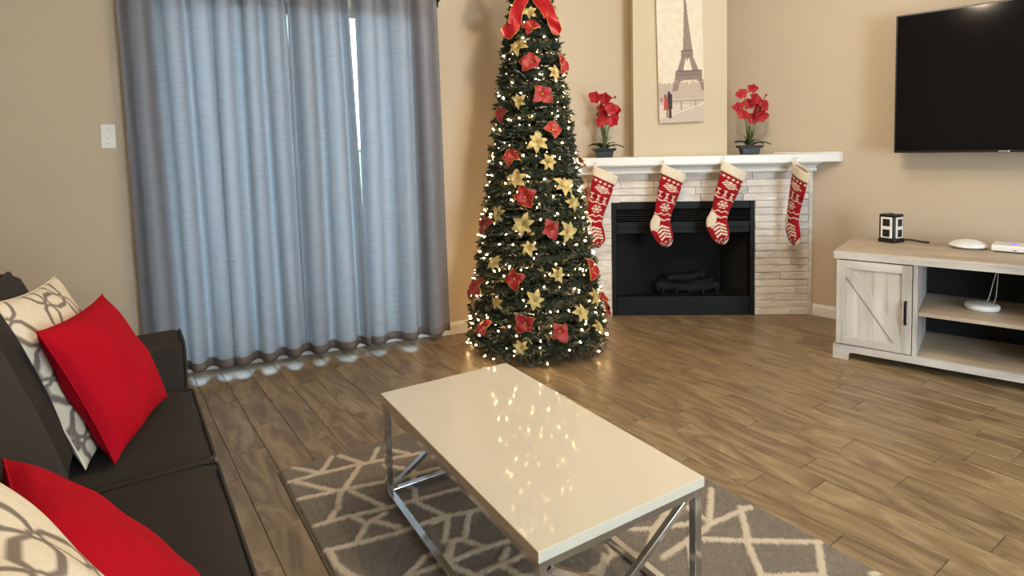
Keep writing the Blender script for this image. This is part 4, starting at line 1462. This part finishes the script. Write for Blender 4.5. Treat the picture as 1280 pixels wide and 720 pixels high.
# ------------------------------------------------------------------ rug
RUGL = [[(0.56, 2.68), (0.67, 2.53)], [(0.54, 2.54), (0.66, 2.53), (0.84, 2.5), (1.09, 2.43), (1.40, 2.36), (1.95, 2.30)], [(0.75, 2.64), (0.67, 2.53)], [(0.78, 2.63), (0.85, 2.49)], [(0.98, 2.56), (1.05, 2.45)], [(0.95, 2.59), (0.88, 2.49)], [(0.83, 2.49), (0.71, 2.35), (0.69, 2.33), (0.65, 2.24), (0.6, 2.18)], [(0.56, 2.53), (0.67, 2.37)], [(0.54, 2.39), (0.71, 2.35), (0.9, 2.3), (1.09, 2.27), (1.5, 2.14), (1.95, 2.05)], [(0.73, 2.32), (0.8, 2.15)], [(0.92, 2.43), (0.99, 2.33)], [(1.0, 2.31), (0.92, 2.11)], [(0.55, 2.18), (0.64, 2.17), (0.8, 2.13), (0.92, 2.11), (1.09, 2.08), (1.5, 1.95), (1.95, 1.90)], [(0.91, 2.11), (0.97, 1.95)], [(0.68, 2.15), (0.71, 2.08), (0.65, 2.01)], [(0.71, 2.08), (0.79, 2.1)], [(0.73, 2.09), (0.8, 1.99)], [(0.54, 2.02), (0.65, 1.99), (0.81, 1.96), (0.97, 1.95), (1.04, 1.92)], [(0.55, 2.0), (0.55, 1.92), (0.57, 1.85)], [(0.97, 1.93), (0.9, 1.82)], [(0.92, 1.8), (0.86, 1.74)], [(0.72, 1.74), (0.81, 1.79)], [(0.91, 1.94), (0.99, 1.94), (1.09, 1.91), (1.5, 1.78), (1.95, 1.66)], [(1.05, 1.91), (0.96, 1.79)], [(0.92, 1.81), (0.96, 1.79), (1.0, 1.71), (1.1, 1.69), (1.48, 1.60)], [(0.92, 1.8), (0.86, 1.72)], [(0.85, 1.72), (1.0, 1.71)], [(0.85, 1.72), (0.91, 1.6)], [(1.06, 1.66), (1.0, 1.61), (0.92, 1.61)], [(1.0, 1.61), (1.09, 1.6)], [(1.0, 1.6), (1.02, 1.53)], [(1.48, 1.49), (1.55, 1.44), (1.68, 1.49)], [(1.55, 1.44), (1.47, 1.39)], [(1.55, 1.44), (1.69, 1.38)], [(1.92, 1.48), (1.74, 1.35)], [(1.46, 1.32), (1.63, 1.33), (1.74, 1.34), (1.94, 1.32)], [(1.91, 1.34), (1.77, 1.21)], [(1.65, 1.3), (1.76, 1.21), (1.96, 1.06)], [(1.76, 1.21), (1.65, 1.08)], [(1.95, 1.06), (1.81, 0.97)], [(1.6, 1.33), (1.48, 1.2)], [(1.94, 0.88), (1.98, 0.87)], [(1.36, 1.49), (1.34, 1.43), (1.4, 1.38)], [(1.31, 1.44), (1.23, 1.38)],
        [(1.2, 2.62), (1.32, 2.38), (1.18, 2.24)], [(1.32, 2.38), (1.5, 2.55), (1.72, 2.33), (1.9, 2.6)], [(1.5, 2.14), (1.62, 2.34)], [(1.75, 2.09), (1.9, 2.31)], [(1.25, 2.22), (1.36, 1.99), (1.22, 1.87)], [(1.62, 2.11), (1.72, 1.92), (1.58, 1.75)], [(1.72, 1.92), (1.94, 1.80)], [(1.36, 1.99), (1.5, 1.78), (1.42, 1.62)], [(0.55, 1.62), (0.72, 1.74), (0.85, 1.72)], [(0.57, 1.85), (0.68, 1.66), (0.6, 1.5), (0.78, 1.42)], [(0.68, 1.66), (0.91, 1.6)], [(0.78, 1.42), (0.92, 1.61)], [(0.78, 1.42), (1.02, 1.53), (1.2, 1.4), (1.34, 1.43)], [(0.56, 1.2), (0.78, 1.42)], [(0.6, 1.05), (0.8, 1.2), (1.05, 1.12), (1.23, 1.38)], [(0.8, 1.2), (0.95, 1.47)], [(1.05, 1.12), (1.3, 0.95), (1.48, 1.2)], [(1.3, 0.95), (1.65, 1.08), (1.81, 0.97)], [(0.6, 0.8), (0.85, 0.9), (1.05, 1.12)], [(0.85, 0.9), (1.1, 0.72), (1.3, 0.95)], [(1.1, 0.72), (1.5, 0.78), (1.65, 1.08)], [(1.5, 0.78), (1.8, 0.7), (1.81, 0.97)], [(1.66, 1.66), (1.75, 1.5), (1.92, 1.60)], [(1.75, 1.5), (1.74, 1.35)]]
RX0, RX1, RY0, RY1 = 0.525, 1.975, 0.58, 2.66
rug = thing('area_rug', 'grey shag area rug with cream irregular lattice lines', 'rug', (0, 0, 0))
segs = [(a, b) for l in RUGL for a, b in zip(l, l[1:])]
cell = {}
for (ax, ay), (bx_, by_) in segs:
    n = int(math.hypot(bx_-ax, by_-ay)/0.05)+2
    for k in range(n+1):
        x = ax+(bx_-ax)*k/n; y = ay+(by_-ay)*k/n
        for i in range(int(x*10)-1, int(x*10)+2):
            for j in range(int(y*10)-1, int(y*10)+2):
                cell.setdefault((i, j), set()).add((ax, ay, bx_, by_))
def rug_dist(x, y):
    best = 9
    for ax, ay, bx_, by_ in cell.get((int(x*10), int(y*10)), ()):
        dx, dy = bx_-ax, by_-ay
        t = max(0, min(1, ((x-ax)*dx+(y-ay)*dy)/(dx*dx+dy*dy+1e-9)))
        best = min(best, math.hypot(x-ax-t*dx, y-ay-t*dy))
    return best
NX, NY = 182, 260
V, F, C = [], [], []
r = random.Random(2)
grey, cream = [lin(k) for k in (120, 110, 97)], [lin(k) for k in (206, 192, 168)]
for j in range(NY+1):
    for i in range(NX+1):
        x = RX0+(RX1-RX0)*i/NX; y = RY0+(RY1-RY0)*j/NY
        d = rug_dist(x+0.004*fbm(x*60, y*60), y+0.004*fbm(y*60, x*60, 3))
        k = 1 if d < 0.009 else 0 if d > 0.015 else (0.015-d)/0.006
        g = 1+0.22*fbm(x*6, y*6, 8)+r.uniform(-0.16, 0.16)
        C.append([(grey[q]*g)*(1-k)+cream[q]*(0.9+0.1*g)*k for q in range(3)])
        edge = min(i, NX-i, j, NY-j)
        V.append((x+r.uniform(-.002, .002), y+r.uniform(-.002, .002), (0.012 if edge > 0 else 0.003)+(0.004*r.random()+0.0025*k)*(edge > 0)))
for j in range(NY):
    for i in range(NX):
        a = j*(NX+1)+i
        F.append((a, a+1, a+NX+2, a+NX+1))
pl = pydata('pile', V, F, M_rug, rug, True, C)
box('backing', (RX0-0.004, RY0-0.004, 0.0003), (RX1+0.004, RY1+0.004, 0.006), M_rugedge, rug, 0.002)

# ------------------------------------------------------------------ coffee table
ct = thing('coffee_table', 'white gloss coffee table on a chrome frame with crossed ends', 'coffee table', (1.102, 1.648, 0.0187), (0, 0, rad(-2.0)))
hw, hl = 0.292, 0.556
box('tabletop', (-hw, -hl, 0.386), (hw, hl, 0.416), M_lacquer, ct, 0.002)
q = 0.0125
ix, iy = hw-0.006, hl-0.006
for sx in (-1, 1):
    for sy in (-1, 1):
        x, y = sx*(ix-q), sy*(iy-q)
        box('leg', (x-q, y-q, 0.0), (x+q, y+q, 0.386), M_chrome, ct, 0.0015)
for sx in (-1, 1):
    x = sx*(ix-q)
    for z in (0.0, 0.361):
        box('long_rail', (x-q, -iy+2*q, z), (x+q, iy-2*q, z+2*q), M_chrome, ct, 0.0015)
for sy in (-1, 1):
    y = sy*(iy-q)
    for z in (0.0, 0.361):
        box('end_rail', (-ix+2*q, y-q, z), (ix-2*q, y+q, z+2*q), M_chrome, ct, 0.0015)
    for s in (-1, 1):
        x0, z0, x1, z1 = -s*(ix-2*q-0.004), 0.027, s*(ix-2*q-0.004), 0.358
        L = math.hypot(x1-x0, z1-z0); an = math.atan2(z1-z0, x1-x0)
        b_ = box('cross_brace', (-L/2, -0.009, -0.009), (L/2, 0.009, 0.009), M_chrome, ct, 0.001)
        b_.location = ((x0+x1)/2, y+(0.0095 if s > 0 else -0.0095)*0.98, (z0+z1)/2)
        b_.rotation_euler = (0, -an, 0)

# ------------------------------------------------------------------ sofa
sofa = thing('sofa', 'charcoal fabric sofa with piped loose cushions along the left wall', 'sofa', (0, 0, 0))
SXF, SXB = 0.20, -0.80
SY0, SY1 = 0.42, 2.90
def cushion_data(cx, cy, cz, hx, hy, hz, rad_, puff, N=16, M=None, dome=(0, 0, 1), wr=0.0, seed=0):
    bm = bmesh.new()
    bmesh.ops.create_grid(bm, x_segments=1, y_segments=1, size=1)
    bm.free()
    V, F, ids = [], [], {}
    def vid(p):
        k = (round(p[0], 5), round(p[1], 5), round(p[2], 5))
        if k not in ids:
            ids[k] = len(V); V.append(p)
        return ids[k]
    for ax in range(3):
        for sg in (-1, 1):
            for i in range(N):
                for j in range(N):
                    qd = []
                    for (a, b) in ((i, j), (i+1, j), (i+1, j+1), (i, j+1)):
                        p = [0, 0, 0]
                        p[ax] = sg; p[(ax+1) % 3] = -1+2*a/N; p[(ax+2) % 3] = -1+2*b/N
                        qd.append(vid(tuple(p)))
                    F.append(tuple(qd if sg > 0 else qd[::-1]))
    H = (hx, hy, hz)
    out = []
    for p in V:
        v = Vector((p[0]*hx, p[1]*hy, p[2]*hz))
        inner = Vector([max(-h+rad_, min(h-rad_, c)) for c, h in zip(v, H)])
        d = v-inner
        if d.length > 1e-6:
            v = inner+d.normalized()*rad_
        fx, fy, fz = 1-p[0]**2, 1-p[1]**2, 1-p[2]**2
        v.z += dome[2]*puff*math.copysign(1, p[2])*(fx*fy)**0.6*abs(p[2])
        v.x += dome[0]*puff*math.copysign(1, p[0])*(fz*fy)**0.6*abs(p[0])
        if wr:
            v += Vector((0, 0, wr*fbm(p[0]*2.2+seed, p[1]*2.2, p[2]*2)))
        out.append(v)
    if M is not None:
        out = [M @ v for v in out]
    off = Vector((cx, cy, cz))
    return [v+off for v in out], F
def rr_loop(hx, hy, r_, z, n=5):
    pts = []
    for sx, sy, a0 in ((1, 1, 0), (-1, 1, 90), (-1, -1, 180), (1, -1, 270)):
        for k in range(n+1):
            a = rad(a0+90*k/n)
            pts.append(Vector((sx*(hx-r_)+r_*math.cos(a), sy*(hy-r_)+r_*math.sin(a), z)))
    out = []
    for a, b in zip(pts, pts[1:]+pts[:1]):
        m = max(1, int((b-a).length/0.05))
        for k in range(m): out.append(a+(b-a)*k/m)
    return out
box('base', (SXB+0.02, SY0+0.02, 0.07), (SXF-0.05, SY1-0.02, 0.30), M_sofa, sofa, 0.02, 3)
box('back_frame', (SXB, SY0+0.01, 0.07), (SXB+0.18, SY1-0.01, 0.84), M_sofa, sofa, 0.04, 4)
for x in (SXB+0.06, SXF-0.12):
    for y in (SY0+0.07, SY1-0.07):
        lathe('foot', [(0.022, 0.0), (0.028, 0.07), (0.028, 0.075)], M_brass, sofa, 12, (x, y, 0))
for y0, y1 in ((SY0, SY0+0.22), (SY1-0.235, SY1)):
    bm = bmesh.new(); add_box(bm, (SXB+0.05, y0, 0.08), (SXF-0.005, y1, 0.655), 0.028, 4)
    am = bm_obj('arm', bm, M_sofa, sofa, True)
    pts = []
    yi, yo = y0+0.008, y1-0.008
    P = [(SXF-0.005, yi, 0.10), (SXF-0.005, yi, 0.55), (SXF-0.006, yi+0.002, 0.63), (SXF-0.008, yi+0.03, 0.652), (SXF-0.008, yo-0.03, 0.652), (SXF-0.006, yo-0.002, 0.63), (SXF-0.005, yo, 0.55), (SXF-0.005, yo, 0.10)]
    tube('piping', smooth(P, 4), 0.0055, M_sofapipe, am, 6)
cw = (SY1-0.235-SY0-0.22)/3
for k in range(3):
    y0 = SY0+0.22+k*cw; y1 = y0+cw
    hx, hy, hz = 0.37, cw/2-0.004, 0.085
    cx, cy, cz = SXF-0.355, (y0+y1)/2, 0.385
    V, F = cushion_data(cx, cy, cz, hx, hy, hz, 0.035, 0.022, 14, wr=0.006, seed=k*3.1)
    sc = pydata('seat_cushion', V, F, M_sofa, sofa, True)
    for z in (cz+hz-0.010, cz-hz+0.012):
        tube('piping', [p+Vector((cx, cy, 0)) for p in rr_loop(hx-0.003, hy-0.003, 0.03, z)], 0.0055, M_sofapipe, sc, 6, True)
    R_ = Matrix.Rotation(rad(-18), 4, 'Y')
    hx2, hy2, hz2 = 0.085, cw/2-0.006, 0.27
    c2 = Vector((SXF-0.505, cy, 0.735))
    V, F = cushion_data(c2.x, c2.y, c2.z, hx2, hy2, hz2, 0.04, 0.035, 14, R_, (1, 0, 0), wr=0.008, seed=k*5.7)
    bc = pydata('back_cushion', V, F, M_sofa, sofa, True)
    lp = [Vector((hx2-0.018, p.x, p.y)) for p in rr_loop(hy2-0.004, hz2-0.004, 0.035, 0)]
    tube('piping', [(R_ @ p)+c2 for p in lp], 0.0055, M_sofapipe, bc, 6, True)

# ------------------------------------------------------------------ throw pillows
def hexbone(u, v):
    """chain-link lattice of outlined links; returns 0..1 ink"""
    L = 0.105
    best = 0.0
    h = L*math.sqrt(3)
    # honeycomb edge mid-points in three directions
    for ang, ox, oy in ((90, L*0.0, 0.0), (-30, 0, 0), (30, 0, 0)):
        pass
    cx = L*1.5; cy = h
    i0, j0 = round(u/(2*cx)*2), round(v/cy*2)
    for i in range(i0-2, i0+3):
        for j in range(j0-2, j0+3):
            if (i+j) % 2: continue
            X, Y = i*cx, j*cy/2
            for a in (0, 60, 120):
                ca, sa = math.cos(rad(a+30)), math.sin(rad(a+30))
                mx, my = X+ca*h/2, Y+sa*h/2
                du, dv = u-mx, v-my
                p = -du*sa+dv*ca; q_ = du*ca+dv*sa
                p, q_ = abs(p)/(L/2), abs(q_)
                w = 0.023 if p < 0.45 else 0.023*max(0.0, (0.92-p)/0.47)**0.6
                ss = lambda d, t: max(0.0, min(1.0, (t-d)/0.004+0.5))
                if p < 0.92: best = max(best, ss(abs(q_-max(w, 0.004)), 0.0068))
                if 0.84 < p <= 1.12: best = max(best, ss(abs(q_-0.009), 0.0042))
    return best
def pillow(name, cor, T, mat, label, cat_, N=44, pattern=False, seed=0, group=None, sag=0.0):
    """cor: corners (bl, br, tr, tl); T: thickness; front is (br-bl) x (tl-bl)"""
    bl, br, tr_, tl = [Vector(c) for c in cor]
    cen = (bl+br+tr_+tl)/4
    base = Vector((cen.x, cen.y, min(c.z for c in (bl, br, tr_, tl))))
    root = thing(name, label, cat_, base, group=group)
    nrm = (br-bl).cross(tl-bl).normalized()
    V, F, C = [], [], []
    for side in (1, -1):
        for j in range(N+1):
            for i in range(N+1):
                a, b = -1+2*i/N, -1+2*j/N
                aa = a*(1-0.075*(1-b*b)**0.9*abs(a)**3); bb = b*(1-0.075*(1-a*a)**0.9*abs(b)**3)
                s, t = (aa+1)/2, (bb+1)/2
                p = bl*(1-s)*(1-t)+br*s*(1-t)+tr_*s*t+tl*(1-s)*t
                e = (1-a*a)*(1-b*b)
                th = T/2*max(0.0, e)**0.42
                wr = 0.011*fbm(a*2.4+seed, b*2.4, side)*min(1, e*2)+0.007*math.sin(7*(a+b)+seed)*(max(abs(a), abs(b))**3)*e**0.3
                p = p+nrm*(side*th+wr*1.0)
                p.z -= sag*(1-t)*0+0
                V.append(p-base)
                if pattern:
                    k = hexbone(s*0.5+0.03, t*0.5+0.02)
                    g = 1+0.08*fbm(a*20, b*20, 2)
                    C.append([(lin(222)*(1-k)+lin(122)*k)*g, (lin(208)*(1-k)+lin(108)*k)*g, (lin(182)*(1-k)+lin(96)*k)*g])
    W = N+1
    off = W*W
    for j in range(N):
        for i in range(N):
            a = j*W+i
            F.append((a, a+1, a+W+1, a+W))
            F.append((off+a, off+a+W, off+a+W+1, off+a+1))
    pydata('cover', V, F, mat, root, True, C if pattern else None)
    loop = [i for i in range(N)]+[N+W*j for j in range(N)]+[W*N+N-i for i in range(N)]+[W*(N-j) for j in range(N)]
    pts = [(V[k]+V[off+k])/2 for k in loop]
    tube('seam', pts, 0.0028, mat if not pattern else M_knitcream, root, 5, True)
    return root
pillow('throw_pillow', ((-0.115, 2.07, .500), (0.005, 2.55, .500), (-0.195, 2.585, .985), (-0.315, 2.09, 1.01)), 0.12, M_pattern, 'cream throw pillow with taupe chain link print behind the red pillow at the sofa arm', 'pillow', 150, True, 1.0, 'patterned throw pillows')
pillow('throw_pillow', ((-0.045, 2.055, .500), (0.118, 2.52, .500), (-0.063, 2.56, .905), (-0.200, 2.04, .925)), 0.14, M_red, 'plain red throw pillow leaning on the patterned pillow near the sofa arm', 'pillow', 48, False, 4.0, 'red throw pillows')
pillow('throw_pillow', ((.150, .905, .500), (0.085, 1.335, .500), (-0.205, 1.45, .83), (-0.145, 1.03, .82)), 0.15, M_red, 'plain red throw pillow on the middle seat cushion of the sofa', 'pillow', 48, False, 9.0, 'red throw pillows')
pillow('throw_pillow', ((.085, .62, .530), (0.050, .93, .560), (-0.175, 1.03, .995), (-0.150, .60, .97)), 0.13, M_pattern, 'cream throw pillow with taupe print in front of the near red pillow', 'pillow', 150, True, 3.0, 'patterned throw pillows')

# ------------------------------------------------------------------ lamps of the room, then an added fill lamp
for lx_, ly_, lm_, lab_ in ((1.95, 1.40, M_lamp, 'round warm glass ceiling lamp above the coffee table'), (2.90, 1.80, M_lampb, 'round white glass ceiling lamp in front of the fireplace')):
    lamp = thing('ceiling_lamp', lab_, 'ceiling lamp', (lx_, ly_, CEIL), group='ceiling lamps')
    lathe('canopy', [(0.07, -0.001), (0.07, -0.015), (0.03, -0.03), (0.012, -0.04), (0.012, -0.12), (0.03, -0.13), (0.03, -0.14)], M_brass, lamp, 20)
    lathe('globe', [(0.03, -0.14), (0.07, -0.16), (0.09, -0.20), (0.09, -0.225), (0.07, -0.265), (0.03, -0.285), (0.001, -0.288)], lm_, lamp, 24)
for x, y in ((0.9, -1.2),):  # hanging globe added behind the viewer as fill light
    fill_root = thing('fill_lamp', 'round fill lamp added behind the viewer', 'fill lamp', (x, y, CEIL))
    tube('cord', [(0, 0, -0.002), (0, 0, -0.35)], 0.005, M_blackmetal, fill_root)
    lathe('globe', [(0.03, -0.35), (0.10, -0.38), (0.14, -0.45), (0.14, -0.50), (0.10, -0.57), (0.03, -0.60), (0.001, -0.602)], M_fill, fill_root, 24)
